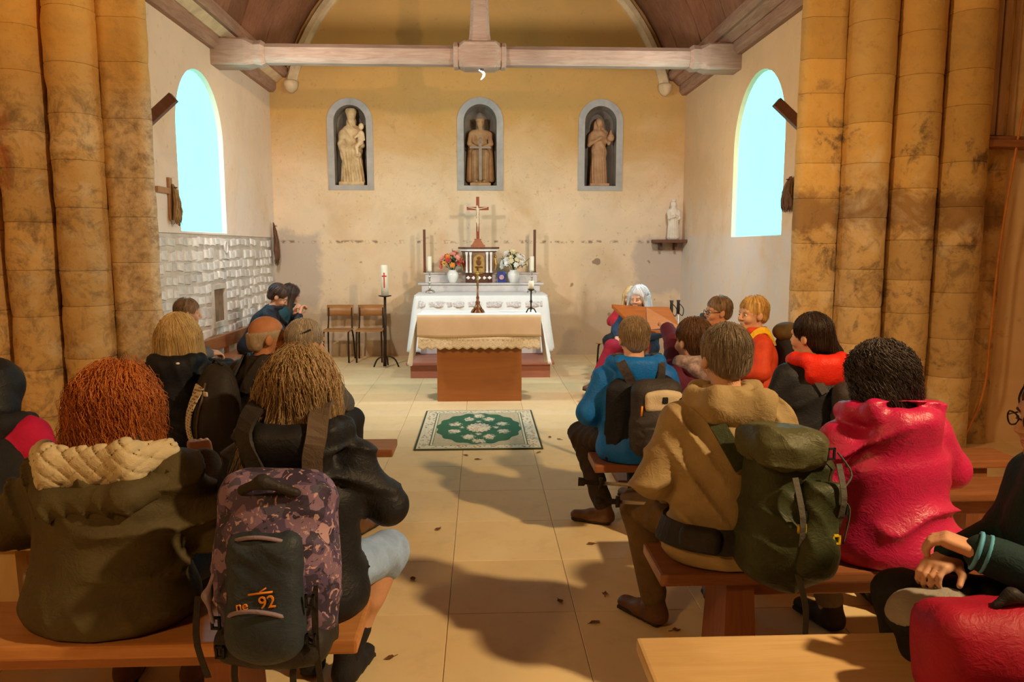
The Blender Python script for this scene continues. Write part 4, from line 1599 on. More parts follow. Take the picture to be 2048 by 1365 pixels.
MB().lathe([(.03, .64), (.05, .67), (.052, .70), (.04, .71), (.046, .715), (.03, .74), (.01, .78), (.014, .79), (.004, .80)], (.155, -.12, 0), 14).build('vessel', m_stat3, s3)
MB().prism([(-.14, -.13), (.14, -.13), (.14, .09), (-.14, .09)], 0, .04, 0, .006).build('plinth', m_stat3, s3)

sh_ = thing('corner_shelf', 'dark wooden bracket shelf in the right corner', 'shelf', (2.74, 10.95, 1.70))
MB().cbox((-.22, -.15, -.035), (.235, .15, .012), .006).build('board', m_darkwood, sh_)
MB().box((-.12, .0, -.14), (-.09, .14, -.035)).box((.10, .0, -.14), (.13, .14, -.035)).build('bracket', m_darkwood, sh_)
s4 = thing('white_statuette', 'small whitish statuette of a robed figure on the corner shelf', 'statue', (2.80, 10.93, 1.713))
F4 = [cap((0, 0, .04), (0, 0, .30), (.085, .065), (.065, .055), k=.03), cap((0, 0, .30), (0, 0, .42), (.07, .055), (.065, .045), k=.03), ell((0, -.01, .50), (.034, .038, .045), k=.015), ell((0, .01, .50), (.045, .045, .062), k=.02), cap((-.07, 0, .41), (-.075, -.05, .31), .026, .022, k=.02), cap((-.075, -.05, .31), (.0, -.08, .33), .02, .016, k=.015), cap((.07, 0, .41), (.075, -.05, .31), .026, .022, k=.02), cap((.075, -.05, .31), (.0, -.08, .34), .02, .016, k=.015), ell((0, 0, .03), (.08, .07, .03), k=.02)]
sdf('figure', F4, .008, m_stat4, s4, robe_folds(.010, 14, 1., 3))
MB().lathe([(.035, .545), (.04, .57), (.03, .575)], (0, 0, 0), 12).build('crown', m_stat4, s4)

# palm cross on the left wall and dried bunches
m_palm = plain('dry_palm', (.34, .19, .07), .8, .35, 14, .2, 40, c2=(.46, .28, .12))


def dried_bunch(name, label, loc, h, w, sx, n=46, seed=1, m=m_palm):
    r = random.Random(seed)
    t = thing(name, label, 'dried bunch', loc)
    b = MB()
    for i in range(n):
        y0 = r.uniform(-w, w)
        b.tube(densify([(sx * .0, y0 * .15, 0), (sx * r.uniform(.01, .05), y0 * .5, -h * .35), (sx * r.uniform(.01, .06), y0 * r.uniform(.6, 1.), -h * .7), (sx * r.uniform(.01, .05), y0 * r.uniform(.5, 1.1), -h * r.uniform(.85, 1.))], 6), [.005, .008, .009, .008, .006, .002], 4)
    b.build('fronds', m, t)
    MB().tube([(sx * .02 * math.cos(a) + sx * .02, .02 * math.sin(a), -h * .08) for a in np.linspace(0, 2 * PI, 9)[:-1]], .006, 5, closed=True).build('tie', m_darkwood, t)
    return t


kx = thing('wall_cross', 'brown wooden cross hung on the left wall beside the window', 'cross', (-2.965, 7.42, 1.86))
MB().cbox((-.012, -.035, 0), (.012, .035, .40), .003).cbox((-.011, -.30, .245), (.015, .17, .30), .003).build('cross', wood('light_brown_cross', (.34, .16, .07), (.46, .25, .12), 2), kx)
dried_bunch('palm_bunch', 'dried palm bunch hanging over the wooden wall cross', (-2.945, 7.44, 2.20), .40, .09, 1, 50, 2)
dried_bunch('corner_bunch', 'dark dried bunch hanging in the left chancel corner', (-2.94, 10.9, 1.95), .62, .09, 1, 46, 3, plain('dark_dry_stems', (.16, .08, .045), .9, .3, 12))
dried_bunch('wall_bunch', 'dark brown dried bunch on the right wall beside the pier', (2.955, 7.17, 2.27), .34, .13, -1, 70, 5, plain('dark_dry_stems', (.16, .08, .045), .9, .3, 12))

for sx, lab in ((-1, 'brown wooden lamp bar jutting out beside the left window'), (1, 'brown wooden lamp bar jutting out beside the right window')):
    t = thing('lamp_bar', lab, 'lamp bar', (sx * 2.93, 6.85, 2.66), 0, 'lamp bars behind the arch piers')
    b = MB()
    b.cbox((-.02, -.03, -.045), (.36, .03, .045), .004)
    o = b.build('bar', m_darkwood, t, (0, 0, 0), (0, -.72, 0 if sx < 0 else 0))
    if sx > 0:
        o.rotation_euler = (0, PI + .72, 0)
    MB().box((-.03, -.05, -.08), (.03, .05, .05)).build('wall_block', m_darkwood, t, (sx * .03, 0, 0))

# side altar panel, ledge and cord on the nave wall at the right
sp = thing('altarpiece', 'wooden framed side-altar panel high at the right edge', 'altarpiece', (4.42, 5.84, 2.46))
MB().box((-.50, .0, 0), (.36, .055, 1.9)).build('backing', plain('faded_panel', (.55, .38, .20), .8, .2, 5), sp)
for x in (-.50, -.42, -.33):
    MB().cbox((x, -.05 + (x + .5) * .2, 0), (x + .055, .01, 1.9), .006).build('moulding', wood('old_panel_wood', (.38, .22, .11), (.54, .36, .2), 2), sp)
sl = thing('side_ledge', 'red-brown wooden ledge below the side-altar panel', 'ledge', (4.42, 5.79, 2.36))
MB().cbox((-.56, -.10, 0), (.36, .10, .055), .008).build('board', m_redwood, sl)
MB().cbox((-.54, -.07, .055), (.36, .09, .085), .008).build('moulding', m_redwood, sl)
co_ = thing('orange_cord', 'orange cord hanging down the nave wall to a bench', 'cord', (4.0, 5.76, 0))
MB().tube(densify([(.22, -.02, 3.6), (.17, -.02, 2.9), (.10, -.05, 2.4), (.05, -.02, 1.6), (.03, -.02, .9), (.01, -.02, .45), (-.15, -.05, .06), (-.5, -.5, .012), (-.9, -1.2, .012)], 60), .009, 7).build('cable', plain('orange_rubber', (.55, .20, .04), .5), co_)

# lectern book rest in front of the right benches
lc = thing('lectern', 'brown wooden lectern with an open two-leaf book rest', 'lectern', (1.08, 5.02, 0))
m_lect = wood('lectern_wood', (.34, .13, .05), (.46, .19, .08), 0, .45, .05, 3.)
MB().add([(-.19, .05, 1.215), (.03, .0, 1.20), (.03, -.06, 1.05), (-.03, -.07, 1.05), (-.19, .05, 1.19), (.03, .02, 1.20), (.03, -.04, 1.05), (-.05, -.05, 1.05)], [(0, 1, 2, 3), (4, 5, 6, 7), (0, 1, 5, 4), (1, 2, 6, 5), (2, 3, 7, 6), (3, 0, 4, 7)]).build('left_leaf', m_lect, lc)
MB().add([(.035, .0, 1.20), (.20, .03, 1.195), (.26, -.03, 1.07), (.035, -.06, 1.05), (.035, .02, 1.20), (.20, .05, 1.195), (.26, -.01, 1.07), (.035, -.04, 1.05)], [(0, 1, 2, 3), (4, 5, 6, 7), (0, 1, 5, 4), (1, 2, 6, 5), (2, 3, 7, 6), (3, 0, 4, 7)]).build('right_leaf', m_lect, lc)
MB().cbox((-.02, -.09, 1.03), (.27, -.04, 1.05), .004).build('ledge', m_lect, lc)
MB().tube([(.04, 0, .03), (.04, 0, 1.08)], .022, 10).build('post', m_darkwood, lc)
MB().cbox((-.16, -.14, 0), (.24, .14, .035), .008).build('foot', m_darkwood, lc)

# dry leaves on the floor
m_leaf = plain('dry_leaf', (.20, .08, .025), .8, .4, 30)
lm = []
for s in range(3):
    r = random.Random(20 + s)
    mb = MB()
    ring = [Vector((.022 * math.cos(a) * r.uniform(.6, 1.3), .014 * math.sin(a) * r.uniform(.6, 1.3), .003 + .006 * r.random())) for a in np.linspace(0, 2 * PI, 9)[:-1]]
    mb.add([Vector((0, 0, .002))] + ring, [(0, 1 + i, 1 + (i + 1) % 8) for i in range(8)], 0, True)
    mb.tube([(.015, 0, .003), (.035, .004, .004)], .0015, 4)
    lm.append(mb.mesh('dry_leaf', m_leaf))
LEAVES = [(0.586, 3.876), (0.351, 3.221), (0.481, 3.024), (-0.339, 3.482), (-0.364, 2.779), (-0.122, 5.655), (0.448, 5.717), (0.647, 6.11), (-0.252, 4.128), (0.65, 4.333), (0.568, 3.287), (-0.033, 5.541), (0.577, 6.179), (0.811, 2.943)]
for i, (x, y) in enumerate(LEAVES):
    o = link('dry_leaf', lm[i % 3], None, (x, y, .001), (0, 0, i * 1.7))
    tag(o, 'small brown dry leaf lying on the beige aisle floor', 'leaf', 'dry leaves on the floor')

# ------------------------------------------------------------------ people
def fabric(name, c, rough=.75, var=.12, bump=.25, scale=14, spec=.25, c2=None, bscale=160):
    if name in MATS:
        return MATS[name]
    t = NT(name)
    f = t.noise(scale, 4, .6, .3)
    col = t.ramp(f, [(.3, sh(c, 1 - var)), (.7, c2 or sh(c, 1 + var))])
    wr = t.ramp(t.noise(11, 3, .55, 1.6), [(.42, 0.), (.5, 1.), (.58, 0.)])
    wr2 = t.ramp(t.noise(24, 3, .55, 1.2, t.mapped((1., 1., 1.7))), [(.40, 0.), (.5, 1.), (.60, 0.)])
    h = t.mix(.4, wr, wr2)
    h = t.mix(.12, h, t.noise(bscale, 2, .6))
    t.bump(h, .22, .008)
    MATS[name] = t.out(col, rough, 0, spec)
    return MATS[name]


def hair_mat(name, c, c2, rough=.45):
    if name in MATS:
        return MATS[name]
    t = NT(name)
    co = t.mapped((70, 70, 7))
    f = t.noise(1., 5, .7, 1.5, co)
    g = t.noise(9, 3, .6)
    col = t.mix(t.ramp(f, [(.3, 0.), (.7, 1.)]), c, c2)
    col = t.mix(t.ramp(g, [(.35, .3), (.6, 0.)]), col, sh(c, .45))
    t.bump(f, .5, .006)
    MATS[name] = t.out(col, rough, 0, .35)
    return MATS[name]


def skin_mat(name, c):
    if name in MATS:
        return MATS[name]
    t = NT(name)
    n = t.noise(22, 4, .6)
    col = t.ramp(n, [(.3, sh(c, .9)), (.7, sh(c, 1.06))])
    t.b.inputs['Subsurface Weight'].default_value = .12
    t.b.inputs['Subsurface Radius'].default_value = (.012, .005, .003)
    t.bump(t.noise(120, 2), .08, .002)
    MATS[name] = t.out(col, .55, 0, .3)
    return MATS[name]


m_skin = skin_mat('fair_skin', (.62, .34, .22))
m_skin2 = skin_mat('tanned_skin', (.50, .25, .15))
m_eye = plain('eye_dark', (.04, .03, .025), .2, .1)
m_eyew = plain('eye_white', (.75, .72, .68), .3, .02)
m_lip = plain('lip', (.50, .18, .14), .5, .1)
m_black = fabric('black_cloth', (.018, .017, .020))
m_sole = plain('rubber_sole', (.03, .025, .02), .8, .2)
m_lens = NT('spectacle_lens')
m_lens.b.inputs['Alpha'].default_value = .18
m_lens = m_lens.out((.6, .65, .7), .05, 0, .6)


def head_prims():
    k = .015
    return [ell((0, -.016, .035), (.076, .095, .088), k=.02), cap((0, .025, .0), (0, .042, -.072), (.060, .058), (.040, .034), k=.03), ell((0, .066, -.092), (.022, .018, .018), k=k),
            cap((0, .086, .012), (0, .104, -.024), .008, .012, k=.012), ell((-.012, .094, -.027), .009, k=.008), ell((.012, .094, -.027), .009, k=.008),
            cap((-.038, .071, .027), (.038, .071, .027), .014, k=.016), ell((-.036, .062, -.03), (.024, .026, .026), k=.02), ell((.036, .062, -.03), (.024, .026, .026), k=.02),
            ell((-.033, .092, .004), (.015, .014, .011), k=.012, op='s'), ell((.033, .092, .004), (.015, .014, .011), k=.012, op='s'),
            cap((-.018, .078, -.056), (.018, .078, -.056), .009, k=.008), cap((-.014, .077, -.068), (.014, .077, -.068), .009, k=.008),
            ell((-.079, -.008, -.004), (.011, .022, .032), (0, 0, -.35), k=.008), ell((.079, -.008, -.004), (.011, .022, .032), (0, 0, .35), k=.008)]


def mat_look(o, fwd, upv):
    """4x4 with +Y along fwd"""
    f = Vector(fwd).normalized()
    u = Vector(upv)
    x = f.cross(u).normalized()
    u = x.cross(f)
    return Matrix(((x.x, f.x, u.x, o[0]), (x.y, f.y, u.y, o[1]), (x.z, f.z, u.z, o[2]), (0, 0, 0, 1)))


def hand_prims(sx, curl=.5, spread=.0):
    P = [rbox((0, .045, 0), (.040, .046, .015), .013, k=.008), cap((0, -.04, 0), (0, .01, 0), (.026, .020), (.032, .018), k=.015)]
    for i, (x, L) in enumerate(((-.029, .066), (-.010, .076), (.010, .072), (.028, .056))):
        x = x * sx * -1
        p = A(x, .086, 0)
        a = .15
        for s, (f, r) in enumerate(((.44, .0095), (.32, .0088), (.24, .008))):
            a += curl * (.9 if s else .6)
            q = p + A(x * spread * .3, math.cos(a), -math.sin(a)) * L * f
            P.append(cap(p, q, r, r * .92, k=.0035))
            p = q
    b = A(sx * -.030, .018, -.006)
    c = b + A(sx * -.030, .028, -.010)
    d = c + A(sx * -.008, .030, -.010 - .01 * curl)
    P += [cap(b, c, .014, .011, k=.008), cap(c, d, .0105, .0085, k=.004)]
    return P


def strands(prims, n, length, seed, up=(0, -.01, .12), curl=0., rad=.0032, off=.003, steps=10, grav=.5, below=None, part=None, wave=0., vol=.008):
    """hair locks that run over the surface of a head of hair and then hang"""
    rs = np.random.RandomState(seed)
    d = rs.normal(0, 1, (n * 3, 3))
    d /= np.linalg.norm(d, axis=1, keepdims=True)
    d = d[d[:, 2] > -.35]
    d = d[~((d[:, 1] > .45) & (d[:, 2] < .45))][:n]
    n = len(d)
    offs = off + vol * rs.uniform(0, 1, n) ** 2
    P, g = onto(prims, A(0, -.02, .04) + d * .10, offs, 5)
    path = [P]
    L = length * rs.uniform(.55, 1.05, n)[:, None]
    vel = None
    ph = rs.uniform(0, 6.28, n)
    for s in range(steps):
        away = P - np.array(up)
        if part is not None:
            away[:, 1] *= .35
        t = away / (np.linalg.norm(away, axis=1, keepdims=True) + 1e-6) * (1 - grav * min(1, s / 4)) + A(0, 0, -1) * (.35 + grav * min(1, s / 4))
        t -= g * (t * g).sum(1, keepdims=True)
        t /= np.linalg.norm(t, axis=1, keepdims=True) + 1e-6
        vel = t if vel is None else vel * .5 + t * .5
        P2 = P + vel * L / steps
        P2, g = onto(prims, P2, offs * (.4 + .6 * (s + 1) / steps), 2)
        P = P2
        path.append(P)
    W = np.stack(path, 1)
    m = steps + 1
    if curl or wave:
        tt = np.arange(m) / m
        amp = curl * (np.minimum(1, tt * 3))
        fr = rs.uniform(14, 22, n)[:, None]
        a = fr * tt[None] + ph[:, None]
        W[..., 0] += amp * np.cos(a)
        W[..., 1] += amp * np.sin(a)
        W[..., 2] += amp * .5 * np.sin(a * 1.3 + 1)
        W += (wave * np.sin(tt[None] * 9 + ph[:, None]))[..., None] * rs.normal(0, 1, (n, 1, 3)) * .5
    T = np.gradient(W, axis=1)
    T /= np.linalg.norm(T, axis=2, keepdims=True) + 1e-9
    up_ = A(.31, .17, .93)
    U_ = np.cross(T, up_)
    U_ /= np.linalg.norm(U_, axis=2, keepdims=True) + 1e-9
    V_ = np.cross(T, U_)
    rr = rad * rs.uniform(.6, 1.3, n)[:, None] * np.linspace(1, .25, m)[None]
    ring = []
    for k in range(3):
        a = 2 * PI * k / 3
        ring.append(W + (U_ * math.cos(a) + V_ * math.sin(a)) * rr[..., None])
    R_ = np.stack(ring, 2)
    V = R_.reshape(-1, 3)
    idx = np.arange(n * m * 3).reshape(n, m, 3)
    Q = []
    for k in range(3):
        k2 = (k + 1) % 3
        Q.append(np.stack([idx[:, :-1, k], idx[:, :-1, k2], idx[:, 1:, k2], idx[:, 1:, k]], -1).reshape(-1, 4))
    return V, np.concatenate(Q)


def hair_prims(style):
    face = ell((0, .125, -.045), (.085, .085, .115), k=.02, op='s')
    cr = ell((0, -.020, .045), (.088, .106, .096), k=.02)
    if style == 'short':
        return [cr, ell((0, -.064, -.020), (.066, .046, .05), k=.03), face, half((0, .25, -1), .050), ell((.1, .03, -.06), (.05, .06, .06), k=.02, op='s'), ell((-.1, .03, -.06), (.05, .06, .06), k=.02, op='s')]
    if style == 'fringe':
        return [ell((0, -.022, .03), (.084, .104, .085), k=.02), ell((0, -.065, -.035), (.066, .048, .05), k=.03), face, half((0, -.25, 1), .055, k=.02), half((0, 0, -1), .08), ell((.1, .04, -.06), (.05, .05, .06), k=.02, op='s'), ell((-.1, .04, -.06), (.05, .05, .06), k=.02, op='s')]
    if style == 'bob':
        return [ell((0, -.022, .045), (.096, .112, .100), k=.02), cap((-.078, -.01, .03), (-.100, -.005, -.13), (.028, .06), (.026, .055), (1, 0, 0), k=.03), cap((.078, -.01, .03), (.100, -.005, -.13), (.028, .06), (.026, .055), (1, 0, 0), k=.03), cap((0, -.075, .02), (0, -.095, -.145), (.075, .042), (.092, .036), k=.04), face]
    if style == 'long':
        return [ell((0, -.022, .045), (.093, .110, .098), k=.02), cap((-.076, -.015, .03), (-.125, -.05, -.25), (.028, .06), (.032, .05), k=.03), cap((.076, -.015, .03), (.100, -.02, -.20), (.028, .06), (.026, .05), k=.03), cap((0, -.075, .02), (-.025, -.155, -.27), (.078, .042), (.105, .036), k=.04), face]
    if style == 'curly':
        return [ell((0, -.025, .035), (.106, .118, .112), k=.03), ell((-.03, -.055, -.06), (.092, .085, .08), k=.04), ell((.04, -.045, -.055), (.085, .08, .08), k=.04), ell((.0, -.055, -.12), (.085, .07, .07), k=.04), ell((0, .125, -.05), (.08, .07, .11), k=.02, op='s')]
    if style == 'wavy':
        return [ell((0, -.025, .04), (.100, .115, .104), k=.02), cap((-.08, -.01, .02), (-.095, -.02, -.13), (.034, .065), (.036, .055), k=.04), cap((.08, -.01, .02), (.095, -.01, -.13), (.034, .065), (.036, .055), k=.04), cap((0, -.08, .02), (0, -.10, -.14), (.085, .05), (.095, .04), k=.05), face]
    if style == 'bun':
        return [cr, ell((0, -.065, -.03), (.066, .05, .06), k=.03), ell((-.005, -.118, .005), (.048, .040, .045), k=.015), face, half((0, 0, -1), .085)]
    if style == 'pony':
        return [cr, ell((0, -.065, -.03), (.068, .05, .06), k=.03), cap((.02, -.10, .0), (.06, -.115, -.09), .030, .038, k=.03), cap((.06, -.115, -.09), (.085, -.12, -.20), .038, .022, k=.03), face]
    return []


def limb_cross(a, b):
    return (1, 0, 0)


def person(label, x, y, yaw, hs=.45, sc=1., w=1., lean=.12, side=0., head=(0, 0, 0), skin=None, jacket=None, g=.03, hood=None, collar=True,
           arms=None, knees=None, ankles=None, trousers=None, shoes=None, hair=None, hmat=None, nst=300, hlen=.2, vox=.014, face=False, seed=0,
           shorts=False, foldamp=.008, foldfreq=26, curl=0., glasses=None, hem=None, footdir=None, socks=None, hoodmat=None, hand_curl=(.5, .5), hsc=1.0, wave=0., hrad=.0019, neckfwd=.03, shoulder=.165, tuck=True, palm=None):
    skin = skin or m_skin
    trousers = trousers or m_black
    shoes = shoes or plain('brown_leather', (.13, .06, .03), .55, .3, 12)
    t = thing('person', label, 'person', (x, y, 0), yaw)
    hip = A(0, 0, hs + .09)
    Uv = A(math.sin(side), math.sin(lean), 0)
    Uv[2] = math.sqrt(max(.05, 1 - Uv @ Uv))
    chest = hip + Uv * .30 * sc
    nb = hip + Uv * .50 * sc
    sh_w = shoulder * w
    side_v = A(math.cos(side), 0, -math.sin(side))
    shl, shr = nb - Uv * .10 * sc - side_v * sh_w, nb - Uv * .10 * sc + side_v * sh_w
    hp, hy, hr = head[1], head[0], head[2]
    Rh = np.array((Matrix.Rotation(hy, 4, 'Z') @ Matrix.Rotation(hp, 4, 'X') @ Matrix.Rotation(hr, 4, 'Y')))
    hc = nb + (Uv * .5 + A(0, 0, .5)) * .128 + A(-math.sin(hy), math.cos(hy), 0) * neckfwd
    Mh = Rh.copy()
    Mh[:3, :3] *= hsc
    Mh[:3, 3] = hc
    D = dict(t=t, hip=hip, chest=chest, nb=nb, shl=shl, shr=shr, Uv=Uv, Mh=Mh, g=g, hs=hs)
    arms = arms or {}
    el, wl = arms.get('l', ((-.25, .04, hs + .25), (-.09, .26, hs + .22)))
    er, wr = arms.get('r', ((.25, .04, hs + .25), (.09, .26, hs + .22)))
    kn = knees or ((-.13, .43, hs + .06), (.13, .43, hs + .06))
    an = ankles or ((-.13, .44, .085), (.13, .44, .085))
    # skin: one body
    B = [cap(hip, chest, (.15 * w, .105), (.155 * w, .10), k=.04), cap(chest, nb - Uv * .06, (.155 * w, .10), (.10, .075), k=.04), cap(shl, shr, .05, k=.04),
         cap(nb - Uv * .04, hc + A(0, -.015, -.04), .058, .054, k=.03)]
    for s_, e_, w_ in ((shl, el, wl), (shr, er, wr)):
        B += [cap(s_, e_, .048, .04, k=.03), cap(e_, w_, .038, .027, k=.03)]
    for sx, k_, a_ in ((-1, kn[0], an[0]), (1, kn[1], an[1])):
        B += [cap((sx * .085, .02, hs + .085), k_, .080, .056, k=.04), cap(k_, a_, .056, .036, k=.03), cap(np.array(k_) + A(0, -.01, -.02), np.array(k_) * .6 + np.array(a_) * .4 + A(0, -.025 if shorts else 0., 0), .048, .05 if shorts else .042, k=.03)]
    B = [p for p in B]
    ex = []
    hv = .0065 if face else .009
    ex.append(sdf_arrays(xf(head_prims(), Mh) + [cap(nb - Uv * .02, hc + A(0, -.015, -.04), .054, .052, k=.03)], hv))
    for i, (sx, e_, w_) in enumerate(((-1, el, wl), (1, er, wr))):
        d = np.array(w_) - np.array(e_)
        pn = (palm or {}).get('lr'[i], (0, 0, 1))
        Mm = mat_look(w_, d, pn)
        ex.append(sdf_arrays(xf(hand_prims(sx, hand_curl[i]), np.array(Mm)), .005))
    bo = sdf('body', B, .021 if not shorts else .012, skin, t, None, ex)
    D['body'] = bo
    # trousers
    T = [ell(hip + A(0, .02, -.035), (.17 * w, .145, .095), k=.03)]
    for sx, k_, a_ in ((-1, kn[0], an[0]), (1, kn[1], an[1])):
        k_, a_ = np.array(k_), np.array(a_)
        T.append(cap((sx * .085, .02, hs + .09), k_, .092, .074, k=.05))
        if shorts:
            T.append(cap(k_, k_ + (a_ - k_) * .08, .076, .078, k=.03))
        else:
            T.append(cap(k_, a_ + A(0, 0, .04), .070, .056, k=.03))
    T.append(half((0, 0, -1), -(.06 if not shorts else .2)))
    sdf('shorts' if shorts else 'trousers', T, max(vox, .013), trousers, t, lambda P: folds(P, .006, 34, seed + 5, [(0, .5, 1), (.2, 1, .4)]))
    # shoes
    for i, (sx, a_) in enumerate(((-1, an[0]), (1, an[1]))):
        a_ = np.array(a_)
        fd = (footdir[i] if footdir else 0.) + sx * -.18
        f = A(-math.sin(fd), math.cos(fd), 0)
        z0 = a_[2] - .085
        S = [cap(a_ * A(1, 1, 0) - f * .035 + A(0, 0, z0 + .045), a_ * A(1, 1, 0) + f * .06 + A(0, 0, z0 + .042), (.040, .042), (.042, .036), (f[1], -f[0], 0), k=.02), cap(a_ * A(1, 1, 0) + f * .06 + A(0, 0, z0 + .04), a_ * A(1, 1, 0) + f * .165 + A(0, 0, z0 + .034), (.044, .034), (.038, .026), (f[1], -f[0], 0), k=.03), cap(a_ + A(0, 0, -.05) - f * .01, a_ + A(0, 0, .03) - f * .01, .044, .044, k=.03), half((0, 0, -1), -(z0 + .014))]
        so = sdf('shoe', S, .011, shoes, t)
        sdf('sole', [cap(a_ * A(1, 1, 0) - f * .04 + A(0, 0, z0 + .014), a_ * A(1, 1, 0) + f * .17 + A(0, 0, z0 + .014), (.044, .016), (.043, .016), (f[1], -f[0], 0), k=.01), half((0, 0, -1), -(z0 + .002))], .010, m_sole, so)
        if socks:
            k_ = np.array(kn[i])
            dd = (k_ - a_) / np.linalg.norm(k_ - a_)
            sdf('sock', [cap(a_, a_ + dd * .12, .043, .047, k=.01)], .010, socks, t)
    # jacket
    J = [cap(hip + A(0, -.01, -.02), chest, (.165 * w + g, .115 + g), (.150 * w + g, .108 + g), k=.05), cap(chest, nb - Uv * .09, (.150 * w + g, .108 + g), (.105 + g * .6, .085 + g * .6), k=.05)]
    for s_ in (shl, shr):
        J.append(cap(nb - Uv * .035, s_ + Uv * .006, .048 + g * .45, .046 + g * .45, k=.05))
    if tuck:
        J.append(ell(hip + A(0, .0, -.03), (.18 * w + g, .145 + g, .12), k=.05))
    for s_, e_, w_ in ((shl, el, wl), (shr, er, wr)):
        e_, w_ = np.array(e_), np.array(w_)
        J += [cap(s_, e_, .050 + g * .55, .044 + g * .5, k=.045), cap(e_, w_ - (w_ - e_) * .06, .044 + g * .5, .034 + g * .4, k=.035)]
    if hem:
        J += hem
    D['Jbase'] = list(J)
    if collar:
        for i in range(8):
            a, b = [PI * (.5 + 2 * (i + q) / 8) for q in (0, 1)]
            J.append(cap(nb + Uv * .015 + A(.078 * math.cos(a), .070 * math.sin(a) + .005, 0), nb + Uv * .015 + A(.078 * math.cos(b), .070 * math.sin(b) + .005, 0), .026, k=.02))
    if hood and hoodmat is None:
        J += hood_prims(D, hood)
    J.append(cap(nb + Uv * .0, nb + Uv * .25, .058, .07, k=.015, op='s'))
    J.append(half((0, 0, -1), -(hs + .004), k=.006))
    D['J'] = J
    jd = lambda P: folds(P, foldamp, foldfreq, seed, [(.25, .1, 1), (.9, .2, .5), (-.5, .3, .8)]) * np.clip((P[:, 2] - hs) / .09, 0, 1)
    sdf('jacket', J, vox, jacket or m_black, t, jd)
    if hood and hoodmat is not None:
        sdf('hood', hood_prims(D, hood) + [cap(nb, nb + Uv * .25, .062, .075, k=.015, op='s')], vox * .9, hoodmat, t, lambda P: folds(P, .006, 40, seed + 2))
    # hair
    if hair:
        Hp = hair_prims(hair)
        nz = .018 if hair == 'curly' else .005
        base = sdf_arrays(Hp, .010, lambda P: folds(P, nz, 60 if hair == 'curly' else 45, seed + 7, [(1, .3, .15), (.3, 1, .15)]))
        arr = [base]
        if nst:
            arr.append(strands(Hp, nst, hlen, seed + 3, curl=curl, part=(1 if hair in ('long', 'bob') else None), wave=wave, rad=hrad, vol={'curly': .014, 'wavy': .010, 'long': .014}.get(hair, .006)))
        V = np.concatenate([a[0] for a in arr])
        Q = np.concatenate([arr[0][1]] + ([arr[1][1] + len(arr[0][0])] if nst else []))
        V = V @ Mh[:3, :3].T + Mh[:3, 3]
        D['hair'] = link('hair', np_mesh('hair', V, Q, hmat), t)
    def hpt(p):
        return Mh[:3, :3] @ np.array(p, float) + Mh[:3, 3]
    D['hpt'] = hpt
    if face:
        for sx in (-1, 1):
            e = MB()
            e.lathe([(.0005, -.0105), (.007, -.008), (.0105, 0), (.007, .008), (.0005, .0105)], (0, 0, 0), 10)
            eo = e.build('eye', m_eyew, t, hpt((sx * .033, .0755, .004)))
            MB().lathe([(.0005, .0092), (.0056, .0096), (.0058, .0108), (.0005, .0112)], (0, 0, 0), 8, 0, 1).build('iris', m_eye, eo, None, (hp, 0, hy))
            MB().tube([hpt((sx * .018, .087, .022)), hpt((sx * .034, .086, .028)), hpt((sx * .050, .074, .024))], [.003, .004, .002], 5).build('eyebrow', hmat or m_eye, t)
        MB().tube([hpt((-.021, .081, -.061)), hpt((-.007, .0885, -.059)), hpt((.007, .0885, -.059)), hpt((.021, .081, -.061))], [.002, .005, .005, .002], 6).build('lips', m_lip, t)
    if glasses is not None:
        go = MB()
        for sx in (-1, 1):
            go.tube([hpt((sx * .034 + .023 * math.cos(a), .104 - .006 * abs(math.cos(a)), .002 + .019 * math.sin(a))) for a in np.linspace(0, 2 * PI, 15)[:-1]], .0024, 5, closed=True)
            go.tube([hpt((sx * .058, .098, .006)), hpt((sx * .076, .05, .008)), hpt((sx * .080, -.01, .004))], .0022, 5)
        go.tube([hpt((-.011, .104, .006)), hpt((0, .107, .009)), hpt((.011, .104, .006))], .0022, 5)
        gg = go.build('glasses', glasses, t)
        for sx in (-1, 1):
            ln = MB()
            ln.add([hpt((sx * .034 + .022 * math.cos(a), .103 - .006 * abs(math.cos(a)), .002 + .018 * math.sin(a))) for a in np.linspace(0, 2 * PI, 15)[:-1]], [tuple(range(14))])
            ln.build('lens', m_lens, gg)
    D['T'] = T
    return D


def hood_prims(D, kind):
    nb, Uv, g = D['nb'], D['Uv'], D['g']
    P = []
    s = 1.15 if kind == 'big' else 1.
    pts = [(-.10, .06, .00), (-.125, -.02, .015), (-.105, -.09, .02), (-.04, -.125, .01), (.04, -.125, .01), (.105, -.09, .02), (.125, -.02, .015), (.10, .06, .00)]
    pts = [nb + A(a * s, b * s, c) for a, b, c in pts]
    for a, b in zip(pts[:-1], pts[1:]):
        P.append(cap(a, b, .036 * s, .036 * s, k=.03))
    P.append(ell(nb + A(0, -.105 - g * .5, -.055), (.125 * s, .05 * s, .085 * s), (.25, 0, 0), k=.04))
    return P


def strap(parent, D, pts, w, mat, name='strap', n=24, off=.008, th=.004, base='J'):
    P, g = onto(D[base], densify(pts, n), off, 5)
    for _ in range(4):
        P[1:-1] = (P[:-2] + 2 * P[1:-1] + P[2:]) / 4
        g[1:-1] = g[:-2] + 2 * g[1:-1] + g[2:]
        g /= np.linalg.norm(g, axis=1, keepdims=True) + 1e-9
    return ribbon(MB(), P, g, w, th).build(name, mat, parent)


